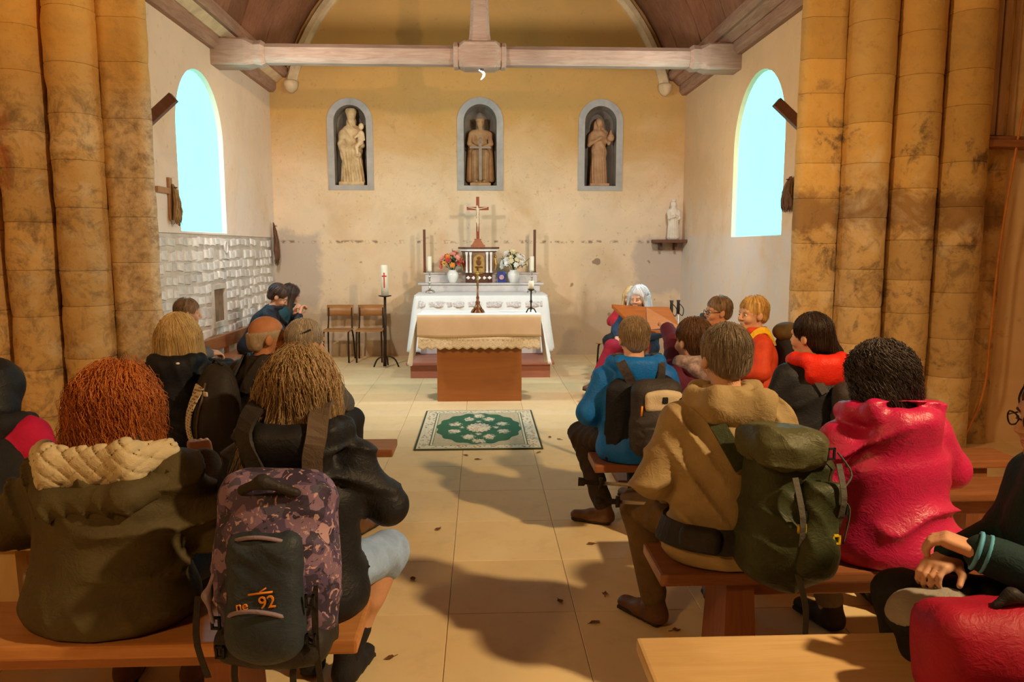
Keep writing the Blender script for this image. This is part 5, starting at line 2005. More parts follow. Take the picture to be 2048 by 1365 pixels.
def text_mesh(s, size, mat, parent, M, name='lettering', depth=.002):
    cu = bpy.data.curves.new(name, 'FONT')
    cu.body = s
    cu.size = size
    cu.extrude = depth
    cu.align_x = 'CENTER'
    cu.align_y = 'CENTER'
    tmp = bpy.data.objects.new('tmp', cu)
    me = bpy.data.meshes.new_from_object(tmp)
    bpy.data.objects.remove(tmp)
    me.materials.clear()
    me.materials.append(mat)
    me.transform(M)
    return link(name, me, parent)


def pack_thing(label, D, name='backpack', group='backpacks worn by the walkers'):
    o = thing(name, label, 'backpack', D['t'].location, D['t'].rotation_euler.z, group)
    return o


def buckle(parent, p, mat, w=.022, h=.03, rot=(0, 0, 0)):
    b = MB()
    for lo, hi in (((-w, -.004, -h), (w, .004, -h + .006)), ((-w, -.004, h - .006), (w, .004, h)), ((-w, -.004, -h), (-w + .006, .004, h)), ((w - .006, -.004, -h), (w, .004, h))):
        b.box(lo, hi)
    return b.build('buckle', mat, parent, p, rot)

# --- left side ---------------------------------------------------------------
m_denim = fabric('pale_denim', (.34, .50, .88), .8, .18, .3)
m_olive = fabric('olive_parka_cloth', (.085, .065, .028), .7, .15, .2)
m_navy = fabric('navy_cloth', (.010, .012, .020), .6, .2)
m_blackj = fabric('black_shell', (.014, .015, .020), .55, .2)

# red-haired woman in olive parka
D = person('person in a bulky olive parka with cream quilted hood, nearest at left', -1.165, 2.30, -.08, sc=.87, w=1.14, lean=.16, head=(-.10, -.05, .05), g=.060, jacket=m_olive, collar=False,
           arms={'l': ((-.34, .02, .74), (-.16, .27, .66)), 'r': ((.30, .10, .70), (.17, .30, .86))}, knees=((-.16, .42, .50), (.16, .42, .50)), ankles=((-.18, .36, .085), (.08, .36, .085)),
           hair='wavy', hmat=hair_mat('red_hair', (.34, .065, .012), (.78, .27, .05)), nst=2600, hlen=.30, vox=.0105, seed=14, foldamp=.017, foldfreq=27, wave=.018, curl=.010, hand_curl=(.5, .75), hrad=.0014)  # lighter strand tone in the hair colour paints lamp highlights
nb = D['nb']
m_quilt = fabric('cream_quilting', (.60, .50, .33), .7, .08, .15)


def quilt(P):
    a, b = P[:, 0] * 115 + P[:, 2] * 130, P[:, 0] * 115 - P[:, 2] * 130
    return .006 * (np.exp(-(np.sin(a / 2) / .25) ** 2) + np.exp(-(np.sin(b / 2) / .25) ** 2))


HL = [cap(nb + A(-.22, -.02, -.03), nb + A(-.13, -.13, -.04), (.06, .045), (.07, .04), (0, 0, 1), k=.04), cap(nb + A(-.13, -.13, -.04), nb + A(.11, -.13, -.02), (.072, .035), (.075, .035), (0, 0, 1), k=.04), cap(nb + A(.11, -.13, -.02), nb + A(.18, -.02, -.01), (.065, .035), (.05, .035), (0, 0, 1), k=.04), cap(nb, nb + A(0, 0, .2), .07, .08, k=.015, op='s')]
sdf('quilted_hood_lining', HL, .0062, m_quilt, D['t'], quilt)
HO = [cap(nb + A(-.23, -.05, -.11), nb + A(-.10, -.17, -.13), .042, .045, k=.03), cap(nb + A(-.10, -.17, -.13), nb + A(.12, -.17, -.105), .045, .045, k=.03), cap(nb + A(.12, -.17, -.105), nb + A(.22, -.03, -.08), .045, .04, k=.03)]
sdf('hood_edge', HO, .010, m_olive, D['t'], lambda P: folds(P, .016, 60, 4, [(1, .2, .2), (.8, .5, .4)]))
sdf('collar_band', [cap(nb + A(-.10, -.07, .045), nb + A(.10, -.07, .045), (.025, .02), (.025, .02), (0, 0, 1), k=.02)], .009, fabric('brown_collar', (.09, .045, .025)), D['t'])

# woman with grey-blond hair, black jacket, denim shorts
D = person('person in black jacket and denim shorts wearing the purple camouflage backpack', -.585, 2.32, -.10, sc=.95, w=1.05, lean=.10, head=(-.25, -.02, .03), g=.032, jacket=m_blackj, hood='big',
           arms={'l': ((-.27, .06, .72), (-.10, .30, .70)), 'r': ((.275, .07, .77), (.10, .30, .75))}, knees=((-.14, .42, .50), (.19, .42, .465)), ankles=((-.10, .38, .085), (.05, .32, .085)), shorts=True, trousers=m_denim,
           hair='long', hmat=hair_mat('grey_blond_hair', (.30, .18, .08), (.66, .47, .27)), nst=3000, hlen=.42, vox=.0105, seed=23, foldamp=.016, foldfreq=36, wave=.016, shoes=m_black, socks=m_black, hrad=.0012)
bp = pack_thing('purple camouflage backpack with orange 92 on its dark pocket', D)
bp.location.z = .035


def camo():
    t = NT('purple_camouflage')
    v = t.n('ShaderNodeTexVoronoi')
    t.l(t.co(), v.inputs['Vector'])
    v.inputs['Scale'].default_value = 26
    v.distance = 'MANHATTAN'
    w = t.noise(24, 3, .6, 2.)
    col = t.ramp(v.outputs['Color'], [(0, (.10, .07, .16)), (.35, (.045, .035, .075)), (.6, (.22, .14, .24)), (.8, (.08, .07, .13)), (.92, (.46, .30, .36))], 'CONSTANT')
    col = t.mix(t.ramp(w, [(.60, 0.), (.62, 1.)]), col, (.50, .32, .36))
    col = t.mix(t.ramp(w, [(.36, 1.), (.38, 0.)]), col, (.03, .025, .05))
    t.bump(t.noise(150, 2), .2, .002)
    return t.out(col, .65, 0, .3)


m_camo = camo()
m_slate = fabric('slate_nylon', (.030, .042, .060), .55, .2)
m_char = fabric('charcoal_nylon', (.028, .024, .024), .6, .2)
cx_, cy_ = .035, -.275
sdf('pack_body', [rbox((cx_, cy_ + .02, .70), (.168, .085, .245), .08, (-.06, 0, .0)), ell((cx_, cy_ - .01, .66), (.175, .115, .22), k=.04)], .010, m_camo, bp, lambda P: folds(P, .006, 40, 3))
fp = sdf('front_pocket', [rbox((cx_ + .005, cy_ - .095, .64), (.105, .055, .17), .05, (-.10, 0, 0)), ell((cx_ + .005, cy_ - .115, .55), (.10, .06, .10), k=.03)], .009, m_slate, bp, lambda P: folds(P, .005, 45, 9))
pk = [rbox((cx_ + .005, cy_ - .095, .64), (.105, .055, .17), .05, (-.10, 0, 0)), ell((cx_ + .005, cy_ - .115, .55), (.10, .06, .10), k=.03)]
m_orange = plain('orange_thread', (.80, .28, .03), .6, .1)
tp, tn_ = onto(pk, [(cx_ + .04, -.6, .685), (cx_ + .012, -.6, .71), (cx_ - .05, -.6, .67)], .004, 10)
for s_, p_, sz in (('92', tp[0], .046), ('ne', tp[2], .034)):
    text_mesh(s_, sz, m_orange, fp, Matrix.Translation(p_) @ Matrix.Rotation(math.radians(80), 4, 'X') @ Matrix.Rotation(.12, 4, 'Z') if False else Matrix.Translation(p_) @ Matrix.Rotation(math.radians(84), 4, 'X') @ Matrix.Rotation(.15, 4, 'Z'))
MB().tube([tp[1] + A(-.03, -.002, -.004), tp[1] + A(.035, -.002, .006)], .003, 5).tube([tp[1] + A(.0, -.002, .004), tp[1] + A(.018, -.002, .016)], .002, 5).build('orange_stitching', m_orange, fp)
for k, (z, hw, yy) in enumerate(((.79, .115, -.115), (.61, .105, -.165))):
    MB().tube(densify([(cx_ - hw, cy_ + yy + .06, z - .05), (cx_ - hw * .6, cy_ + yy + .005, z), (cx_, cy_ + yy - .012, z + .018), (cx_ + hw * .6, cy_ + yy + .005, z), (cx_ + hw, cy_ + yy + .06, z - .05)], 18), .006, 6).build('zip_band', fabric('lilac_piping', (.26, .20, .27)), bp)
sdf('base_panel', [rbox((cx_, cy_ - .01, .475), (.160, .10, .055), .05), ell((cx_, cy_ - .04, .47), (.15, .09, .06), k=.03)], .011, m_char, bp, lambda P: folds(P, .006, 40, 5))
sdf('top_handle', [cap((cx_ - .07, cy_ - .05, .91), (cx_, cy_ - .08, .945), .014, .014), cap((cx_, cy_ - .08, .945), (cx_ + .08, cy_ - .05, .905), .014, .014)], .008, m_char, bp)
m_web = fabric('brown_webbing', (.12, .085, .065), .75, .1)
for sx, c in ((-1, m_char), (1, m_web)):
    strap(bp, D, [(sx * .10 + cx_ * .5, -.21, D['nb'][2] - .16), (sx * .10, -.12, D['nb'][2] - .02), (sx * .115, .0, D['nb'][2] + .05), (sx * .115, .13, D['nb'][2] - .08), (sx * .14, .17, D['nb'][2] - .25)], .06, c, 'shoulder_strap', 26, .012, .006)
for x_, z_, l in ((-.19, .62, .24), (.135, .66, .30), (-.09, .50, .24), (.07, .48, .22)):
    ribbon(MB(), densify([(cx_ + x_, cy_ - .085, z_), (cx_ + x_ * 1.02, cy_ - .10, z_ - l * .5), (cx_ + x_ * .98 + .01, cy_ - .08, z_ - l)], 8), [(0, -1, .1)] * 8, .018, .0015).build('dangling_strap', m_char, bp)
for p in ((cx_ - .13, cy_ - .115, .56), (cx_ + .13, cy_ - .115, .63), (cx_ + .13, cy_ - .115, .52), (cx_ - .12, cy_ - .12, .48)):
    buckle(bp, p, m_black, .013, .018)
sdf('side_cord', [cap((cx_ - .125, cy_ - .125, .70), (cx_ - .15, cy_ - .12, .64), .006, .006), cap((cx_ - .15, cy_ - .12, .64), (cx_ - .13, cy_ - .13, .57), .006, .006)], .005, fabric('lilac_piping', (.26, .20, .27)), bp)

# blonde woman in navy
D = person('person in a plain navy hooded jacket seated beside the left pier', -1.76, 4.36, .05, sc=.80, w=1.0, lean=.10, head=(-.15, .0, 0), g=.035, jacket=m_navy, hood='std',
           hair='bob', hmat=hair_mat('golden_blond_hair', (.66, .43, .17), (.90, .70, .38)), nst=1400, hlen=.27, vox=.013, seed=31, foldamp=.009, foldfreq=36, trousers=m_denim, hsc=1.08)
p, g_ = onto(D['J'], [(.085, -.4, .98)], .003, 10)
sdf('white_logo', [ell(p[0], (.012, .006, .008), k=.004)], .004, m_white, D['t'])
# person half hidden behind the blonde woman
D = person('person in grey by the stone wall, mostly hidden behind the navy jacket', -2.66, 6.62, -1.1, sc=.72, lean=.18, head=(-.1, -.1, 0), g=.03, jacket=fabric('grey_fleece', (.10, .10, .11)), hair='short', hmat=hair_mat('fair_brown_hair', (.22, .12, .06), (.36, .22, .12)), nst=160, hlen=.12, vox=.018, seed=35)

# bald man with mesh backpack
D = person('person in black jacket wearing the black mesh-sided backpack, head turned right', -1.33, 4.34, -.62, sc=.82, w=1.05, lean=.2, head=(-.55, -.10, 0), g=.034, jacket=fabric('brown_black_shell', (.020, .016, .015), .55), hood=None, skin=skin_mat('ruddy_skin', (.52, .23, .12)),
           hair='fringe', hmat=hair_mat('grey_stubble', (.34, .24, .16), (.52, .42, .32)), nst=0, vox=.0125, seed=41, foldamp=.008, face=True, hsc=1.06)
bp = pack_thing('black backpack with white honeycomb mesh side behind the front left bench', D)
pb = [ell((-.02, -.225, .70), (.145, .115, .27), (-.12, 0, 0), k=.03), ell((-.02, -.25, .62), (.14, .12, .17), k=.05)]
sdf('pack_body', pb, .012, m_char, bp, lambda P: folds(P, .005, 40, 2))
t_ = NT('honeycomb_mesh')
v_ = t_.n('ShaderNodeTexVoronoi', feature='DISTANCE_TO_EDGE')
t_.l(t_.co(), v_.inputs['Vector'])
v_.inputs['Scale'].default_value = 62
v_.inputs['Randomness'].default_value = .15
m_mesh = t_.out(t_.mix(t_.ramp(v_.outputs['Distance'], [(.16, 1.), (.24, 0.)]), (.045, .04, .035), (.74, .66, .52)), .7, 0, .2)
pp = [(-.05, -.45, .90), (-.095, -.45, .78), (-.105, -.45, .62), (-.08, -.45, .50)]
P_, G_ = onto(pb, densify(pp, 14), .004, 6)
ribbon(MB(), P_, G_, .09, .003).build('mesh_pocket', m_mesh, bp)
P_, G_ = onto(pb, densify([(.02, -.45, .92), (.03, -.45, .80), (.02, -.45, .62), (.0, -.45, .48)], 16), .002, 6)
MB().tube(P_, .006, 6).build('zip_band', m_web, bp)
for sx in (-1, 1):
    strap(bp, D, [(sx * .09, -.22, D['nb'][2] - .10), (sx * .10, -.10, D['nb'][2] + .0), (sx * .115, .02, D['nb'][2] + .04), (sx * .12, .13, D['nb'][2] - .10), (sx * .14, .17, D['nb'][2] - .26)], .055, m_char, 'shoulder_strap', 22, .012, .006)
MB().tube([(-.06, -.21, .955), (-.02, -.22, .985), (.03, -.21, .955)], .007, 6).build('haul_loop', m_char, bp)
P_, G_ = onto(pb, [(.06, -.45, .86)], .003, 8)
sdf('grey_tag', [rbox(tuple(P_[0]), (.018, .006, .014), .005)], .005, m_marble, bp)

# white-haired woman beside the bald man, and the one in red in front of her
D = person('person with a dark hair clip, right of the black mesh-sided backpack', -1.06, 4.36, -.25, sc=.74, w=.95, lean=.12, head=(-.45, -.05, 0), g=.03, jacket=fabric('grey_fleece', (.10, .10, .11)), hair='short', hmat=hair_mat('white_hair', (.44, .36, .28), (.66, .58, .50)), nst=1000, hlen=.16, vox=.014, seed=47, face=True, hsc=1.06, hrad=.0014)
hp_ = D['hpt']
MB().tube([hp_((.045, -.105, .055)), hp_((.075, -.075, .07)), hp_((.085, -.04, .085))], .006, 6).build('hair_clip', m_black, D['t'])
D = person('person in glasses and crimson jacket just beyond the camouflage backpack wearer', -.945, 3.70, -.30, sc=.60, w=.9, lean=.10, head=(-.75, -.12, 0), g=.03, jacket=fabric('crimson_jacket', (.42, .02, .035)), hood='std', hair='short', hmat=hair_mat('beige_hair', (.46, .33, .20), (.66, .50, .32)), nst=900, hlen=.15, vox=.014, seed=49, face=True, glasses=m_iron, hrad=.0014, knees=((-.12, .42, .49), (.10, .42, .49)))
# person half out of frame at far left
D = person('person in a magenta and black jacket at the far left edge', -2.075, 3.12, -.1, sc=.66, w=1.1, side=-.1, lean=.35, head=(.2, -.3, 0), g=.045, jacket=fabric('magenta_fleece', (.50, .010, .07)), hood='big', hoodmat=m_black, hair='short', hmat=hair_mat('dark_brown_hair', (.03, .015, .01), (.08, .04, .025)), nst=0, hlen=.12, vox=.015, seed=53, trousers=m_navy)
sdf('raised_hood', xf([ell((0, -.02, .03), (.115, .13, .125), k=.03), ell((0, -.05, -.08), (.12, .11, .09), k=.04), ell((0, .15, -.03), (.075, .09, .11), k=.02, op='s')], D['Mh']), .012, m_blackj, D['t'], lambda P: folds(P, .010, 30, 6))
sdf('black_waist', [cap(D['hip'] + A(0, -.01, -.02), D['hip'] + D['Uv'] * .13, (.265, .20), (.25, .19), k=.03), half((0, 0, -1), -.455)], .015, m_black, D['t'], lambda P: folds(P, .008, 30, 6))
# two on the wall bench
D = person('person in navy with hands to mouth on the wall bench', -2.50, 8.30, -1.45, sc=.90, lean=.50, head=(.05, -.55, 0), g=.03, jacket=m_navy, hair='short', hmat=hair_mat('dark_brown_hair', (.03, .015, .01), (.08, .04, .025)), nst=200, hlen=.1, vox=.015, seed=59, face=True, skin=m_skin2,
           arms={'l': ((-.20, .38, .62), (-.05, .44, .87)), 'r': ((.17, .42, .60), (.02, .50, .86))}, hand_curl=(1.0, 1.0), palm={'l': (0, -1, .2), 'r': (0, -1, .2)}, hsc=1.05)
D = person('person in dark teal leaning forward beside the one with hands to mouth', -2.50, 9.05, -1.4, sc=.80, lean=.45, head=(.25, -.3, 0), g=.03, jacket=fabric('dark_teal', (.010, .045, .055)), hair='long', hmat=hair_mat('dark_brown_hair', (.03, .015, .01), (.08, .04, .025)), nst=220, hlen=.25, vox=.016, seed=61, face=True)

# --- right side --------------------------------------------------------------
m_khaki = fabric('khaki_jacket_cloth', (.36, .26, .13), .75, .12)
m_khakit = fabric('khaki_trousers_cloth', (.15, .095, .04), .8, .15)
m_boot = plain('brown_leather', (.13, .06, .03), .55, .3, 12)
D = person('person in khaki jacket and trousers with walking poles across the knees', .925, 2.68, .10, sc=1.03, w=1.10, lean=.10, head=(.10, .0, 0), g=.048, jacket=m_khaki, hood=None,
           arms={'l': ((-.29, .03, .74), (-.12, .26, .60)), 'r': ((.30, .05, .74), (.14, .26, .64))}, knees=((-.235, .37, .52), (.15, .42, .50)), ankles=((-.16, .36, .085), (.16, .42, .085)), trousers=m_khakit, shoes=m_boot,
           hair='short', hmat=hair_mat('salt_pepper_hair', (.13, .09, .055), (.46, .37, .28)), nst=2200, hlen=.075, vox=.0105, seed=71, foldamp=.016, foldfreq=34, hsc=.99, footdir=(.35, 0), hrad=.0013)
nb = D['nb']
sdf('rolled_hood', [cap(nb + A(-.15, -.02, .0), nb + A(-.10, -.12, -.01), (.045, .035), (.055, .036), (0, 0, 1), k=.04), cap(nb + A(-.10, -.12, -.01), nb + A(.08, -.135, -.045), (.065, .034), (.080, .034), (0, 0, 1), k=.04), cap(nb + A(.08, -.135, -.045), nb + A(.15, -.04, -.02), (.070, .034), (.045, .034), (0, 0, 1), k=.04), cap(nb + A(-.12, .02, .02), nb + A(.12, .02, .02), .032, k=.03), cap(nb, nb + A(0, .02, .25), .068, .08, k=.015, op='s')], .010, m_khaki, D['t'], lambda P: folds(P, .006, 26, 3, [(.3, .3, 1), (1, .2, .5)]))
bp = pack_thing('dark green hiking backpack with yellow buckles on the khaki jacket', D)
m_green = fabric('dark_green_nylon', (.040, .048, .022), .5, .25)
cx_, cy_ = .08, -.25
gb = [rbox((cx_, cy_ + .0, .70), (.145, .10, .235), .08, (-.05, .10, 0)), ell((cx_ + .01, cy_ - .03, .62), (.15, .12, .19), k=.04)]
sdf('pack_body', gb, .011, m_green, bp, lambda P: folds(P, .008, 36, 3, [(.6, .2, 1), (1, .3, .4)]))
sdf('lid', [rbox((cx_ - .025, cy_ - .02, .945), (.135, .105, .065), .055, (-.08, .12, 0)), ell((cx_ - .03, cy_ - .09, .93), (.11, .05, .06), k=.03)], .010, fabric('moss_nylon', (.085, .085, .04), .5, .2), bp, lambda P: folds(P, .009, 40, 8))
sdf('front_pocket', [rbox((cx_ + .06, cy_ - .12, .68), (.07, .04, .16), .035, (-.04, .1, .1)), ell((cx_ + .06, cy_ - .13, .60), (.07, .05, .09), k=.03)], .010, m_green, bp, lambda P: folds(P, .006, 44, 4))
m_grey_web = fabric('grey_webbing', (.10, .095, .085), .7, .1)
for sx, pts in ((1, [(.10, -.22, nb[2] - .08), (.12, -.13, nb[2] - .0), (.135, .0, nb[2] + .03), (.14, .14, nb[2] - .08), (.16, .18, nb[2] - .25)]), (-1, [(-.03, -.22, nb[2] - .22), (-.11, -.13, nb[2] - .05), (-.135, .0, nb[2] + .03), (-.14, .14, nb[2] - .08), (-.16, .18, nb[2] - .25)])):
    strap(bp, D, pts, .055, m_green if sx < 0 else m_grey_web, 'shoulder_strap', 24, .014, .006)
strap(bp, D, [(.02, -.20, .58), (-.10, -.19, .57), (-.21, -.08, .56), (-.23, .06, .55), (-.15, .17, .55)], .09, m_char, 'hip_belt', 22, .012, .010)
sdf('belt_pocket', [rbox((-.17, -.15, .575), (.075, .035, .045), .03, (0, 0, -.6))], .009, m_char, bp)
m_yel = plain('yellow_plastic', (.75, .55, .02), .4, .05)
for p in ((cx_ - .015, cy_ - .155, .70), (cx_ + .10, cy_ - .165, .66)):
    buckle(bp, p, m_yel, .014, .016)
for p in ((cx_ - .015, cy_ - .155, .74), (cx_ + .13, cy_ - .15, .75), (cx_ + .10, cy_ - .11, .93)):
    buckle(bp, p, m_black, .014, .02)
for x_, z_, l, dx in ((-.03, .86, .30, .03), (-.015, .56, .27, .05), (.12, .90, .25, 0)):
    ribbon(MB(), densify([(cx_ + x_, cy_ - .125, z_), (cx_ + x_ + dx * .4, cy_ - .165, z_ - l * .45), (cx_ + x_ + dx, cy_ - .12, z_ - l)], 10), [(0, -1, .1)] * 10, .020, .0015).build('compression_strap', m_grey_web, bp)
MB().tube(densify([(cx_ + .13, cy_ - .10, .93), (cx_ + .17, cy_ - .12, .86), (cx_ + .12, cy_ - .14, .80), (cx_ + .17, cy_ - .12, .74), (cx_ + .16, cy_ - .11, .62)], 24), .0035, 5).build('elastic_cord', m_grey_web, bp)
sdf('side_pocket', [ell((cx_ + .145, cy_ - .0, .55), (.05, .08, .10), k=.02)], .011, m_char, bp, lambda P: folds(P, .006, 50, 1))
# poles on his knees
m_pole = plain('grey_aluminium', (.42, .36, .30), .35, .2, 20, .05, 40, .6)
for i, (a_, b_) in enumerate((((.395, 2.97, .645), (.80, 2.93, .625)), ((.455, 2.91, .585), (.84, 2.88, .565)))):
    t = thing('trekking_pole', ('trekking pole across the khaki knees, upper with black foot', 'trekking pole across the khaki knees, lower with black foot')[i], 'trekking pole', a_, 0, 'trekking poles on the knees')
    d = Vector(b_) - Vector(a_)
    L_ = d.length
    d.normalize()
    MB().tube([d * .10, d * .34, d * .35, d * L_], [.008, .008, .010, .010], 8).build('shaft', m_pole, t)
    MB().tube([d * 0, d * .025, d * .03, d * .07, d * .10], [.019, .017, .010, .012, .010], 8).build('rubber_tip', m_sole, t)
    MB().tube([d * .085, d * .10], [.024, .022], 10).build('basket', m_sole, t)
    MB().tube([d * .32, d * .36], [.013, .013], 8).build('clamp', m_silver, t)

# blue jacket
m_blue = fabric('bright_blue_shell', (.006, .13, .50), .55, .12)
D = person('person in a bright blue jacket on the front right bench', .845, 4.0, .08, sc=.86, w=1.0, lean=.10, head=(.05, .02, 0), g=.036, jacket=m_blue, hood='std', arms={'l': ((-.26, .03, .70), (-.12, .28, .62)), 'r': ((.26, .05, .70), (.10, .28, .64))},
           knees=((-.225, .36, .50), (.12, .42, .50)), ankles=((-.13, .20, .085), (.12, .34, .085)), trousers=fabric('dark_brown_trousers', (.035, .022, .016)), shoes=m_boot, footdir=(.9, 0), hair='short', hmat=hair_mat('grey_blond_crop', (.24, .15, .08), (.46, .34, .22)), nst=1400, hlen=.065, vox=.0125, seed=83, hrad=.0014, hsc=.93)
m_navyp = fabric('navy_black_panel', (.012, .014, .022), .6, .2)
sdf('dark_side_panel', [cap((-.06, -.03, .50), (-.08, -.06, .84), (.155, .115), (.12, .085), k=.03), cap((.08, -.03, .50), (.10, -.06, .84), (.155, .115), (.12, .085), k=.03), half((0, 1, 0), -.07, k=.02), half((0, 0, -1), -.454)], .013, m_navyp, D['t'], lambda P: folds(P, .006, 40, 2))
bp = pack_thing('grey daypack with a cream panel on the blue jacket', D)
m_gpack = fabric('dark_grey_nylon', (.040, .034, .036), .6, .2)
gp = [rbox((.045, -.22, .72), (.135, .075, .205), .07, (-.05, 0, 0)), ell((.045, -.235, .66), (.14, .095, .15), k=.04)]
sdf('pack_body', gp, .012, m_gpack, bp, lambda P: folds(P, .005, 44, 5))
cp = sdf('cream_panel', [rbox((.06, -.285, .815), (.098, .022, .050), .02, (-.04, 0, 0)), ell((.06, -.285, .85), (.085, .022, .03), k=.02)], .009, fabric('cream_nylon', (.55, .45, .33)), bp)
sdf('dark_badge', [rbox((.06, -.309, .83), (.016, .005, .018), .004)], .005, m_navyp, cp)
sdf('lower_pocket', [rbox((.05, -.285, .62), (.105, .04, .085), .035, (.05, 0, 0))], .011, m_gpack, bp, lambda P: folds(P, .004, 50, 3))
for sx in (-1, 1):
    strap(bp, D, [(sx * .08 + .03, -.20, D['nb'][2] - .13), (sx * .095, -.11, D['nb'][2] - .01), (sx * .115, .02, D['nb'][2] + .03), (sx * .12, .13, D['nb'][2] - .10), (sx * .14, .17, D['nb'][2] - .26)], .05, m_gpack, 'shoulder_strap', 20, .012, .005)
for x_, c in ((-.055, m_orange), (.155, m_orange)):
    MB().tube([(x_, -.295, .80), (x_ - .004, -.298, .75)], .005, 6).build('orange_puller', c, bp)

# person with raised arm and brown bun
D = person('person in plum jacket and scarf raising an arm to the lectern', 1.215, 4.12, .25, sc=.80, w=.9, lean=.06, head=(.25, .0, 0), g=.03, jacket=fabric('plum_jacket', (.10, .012, .035)), arms={'l': ((.02, .30, 1.02), (.11, .57, 1.09)), 'r': ((.24, .05, .70), (.09, .28, .66))},
           hair='bun', hmat=hair_mat('brown_hair', (.07, .03, .014), (.17, .08, .035)), nst=900, hlen=.13, vox=.014, seed=89, hand_curl=(.25, .5), hsc=1.02)
sdf('striped_scarf', [cap(D['nb'] + A(-.10, .0, .02), D['nb'] + A(.0, -.10, .02), .042, .045, k=.03), cap(D['nb'] + A(.0, -.10, .02), D['nb'] + A(.10, .0, .02), .045, .042, k=.03), cap(D['nb'] + A(-.06, -.09, .0), D['nb'] + A(.06, -.12, -.09), .04, .045, k=.03)], .010, fabric('mauve_scarf', (.30, .22, .22), .8, .5, .4, 30), D['t'], lambda P: folds(P, .008, 60, 2))

# magenta raincoat
m_mag = fabric('magenta_raincoat', (.52, .012, .09), .42, .08, .1, spec=.5)
D = person('person in a shiny magenta raincoat beside the green hiking backpack', 1.545, 2.66, .16, sc=.885, w=1.12, lean=.12, head=(.25, -.02, 0), g=.052, jacket=m_mag, hood='big', side=-.06,
           arms={'l': ((-.29, .05, .72), (-.14, .30, .60)), 'r': ((.29, .06, .74), (.13, .28, .62))}, knees=((-.10, .42, .50), (.20, .40, .50)), ankles=((-.03, .30, .085), (.30, .37, .085)), trousers=fabric('taupe_trousers', (.20, .15, .10)), socks=fabric('beige_socks', (.42, .34, .27)), shoes=plain('dark_boot', (.035, .022, .018), .6, .3, 12),
           hair='curly', hmat=hair_mat('dark_curly_hair', (.012, .009, .009), (.13, .10, .095), .32), nst=2000, hlen=.24, vox=.0105, seed=97, foldamp=.020, foldfreq=24, curl=.014, hrad=.0026)

# black jacket with red hood
D = person('person in black jacket with a bright red hood', 1.855, 4.02, .12, sc=.87, w=.98, lean=.08, head=(.55, .0, 0), g=.034, jacket=m_blackj, hood='std', hoodmat=fabric('bright_red_hood', (.68, .025, .012), .5), hair='pony', hmat=hair_mat('near_black_hair', (.018, .010, .008), (.06, .03, .02)), nst=1200, hlen=.22, vox=.013, seed=101, face=True)
bp = pack_thing('small grey daypack on the red-hooded black jacket', D)
sdf('pack_body', [rbox((.10, -.20, .70), (.11, .07, .19), .06, (-.05, .0, -.2)), ell((.10, -.22, .64), (.115, .09, .14), k=.03)], .013, m_gpack, bp, lambda P: folds(P, .006, 44, 5))
for sx in (-1, 1):
    strap(bp, D, [(sx * .08 + .04, -.20, D['nb'][2] - .13), (sx * .10, -.11, D['nb'][2] - .01), (sx * .115, .02, D['nb'][2] + .03), (sx * .12, .13, D['nb'][2] - .10)], .045, m_gpack, 'shoulder_strap', 18, .012, .005)
MB().tube([(.05, -.285, .80), (.05, -.295, .68), (.07, -.29, .60)], .004, 5).build('pink_cord', plain('pink_plastic', (.7, .05, .12), .5), bp)
sdf('white_tag', [rbox((.06, -.295, .62), (.012, .004, .02), .004, (0, .3, 0))], .005, m_white, bp)

# orange jacket with yellow straps, and the man with glasses
m_oran = fabric('orange_red_jacket', (.62, .06, .02), .6)
D = person('person in orange-red jacket with yellow straps beside the right pier', 2.08, 5.52, 1.50, sc=.86, lean=.05, head=(.35, .0, 0), g=.035, jacket=m_oran, hair='short', hmat=hair_mat('yellow_blond_hair', (.50, .27, .06), (.78, .50, .18)), nst=300, hlen=.12, vox=.014, seed=107, face=True, hsc=1.05)
bp = pack_thing('brown and black backpack with yellow straps beside the pier', D)
sdf('pack_body', [rbox((0, -.24, .74), (.13, .09, .21), .075), ell((0, -.25, .66), (.135, .12, .14), k=.04)], .014, m_black, bp, lambda P: folds(P, .006, 40, 5))
sdf('brown_lid', [ell((0, -.22, .97), (.13, .11, .075), k=.02)], .013, fabric('brown_nylon', (.10, .06, .02), .6, .3), bp, lambda P: folds(P, .008, 50, 5))
sdf('yellow_patch', [rbox((.09, -.33, .80), (.06, .03, .05), .025, (0, 0, .6))], .010, fabric('olive_yellow', (.30, .26, .03)), bp)
m_ystrap = fabric('yellow_strap', (.80, .48, .02), .6)
for sx in (-1, 1):
    strap(bp, D, [(sx * .09, -.16, D['nb'][2] - .06), (sx * .11, -.06, D['nb'][2] + .03), (sx * .12, .06, D['nb'][2] + .0), (sx * .125, .14, D['nb'][2] - .16), (sx * .14, .16, D['nb'][2] - .32)], .05, m_ystrap, 'shoulder_strap', 20, .012, .005)
D = person('person in glasses and pale orange beyond the orange-red jacket', 2.02, 6.15, 1.55, sc=.79, lean=.05, head=(.10, .0, 0), g=.03, jacket=fabric('pale_orange_jacket', (.70, .17, .06)), hair='short', hmat=hair_mat('dark_blond_hair', (.16, .09, .045), (.28, .17, .09)), nst=200, hlen=.09, vox=.016, seed=109, face=True, glasses=m_iron, skin=m_skin2)
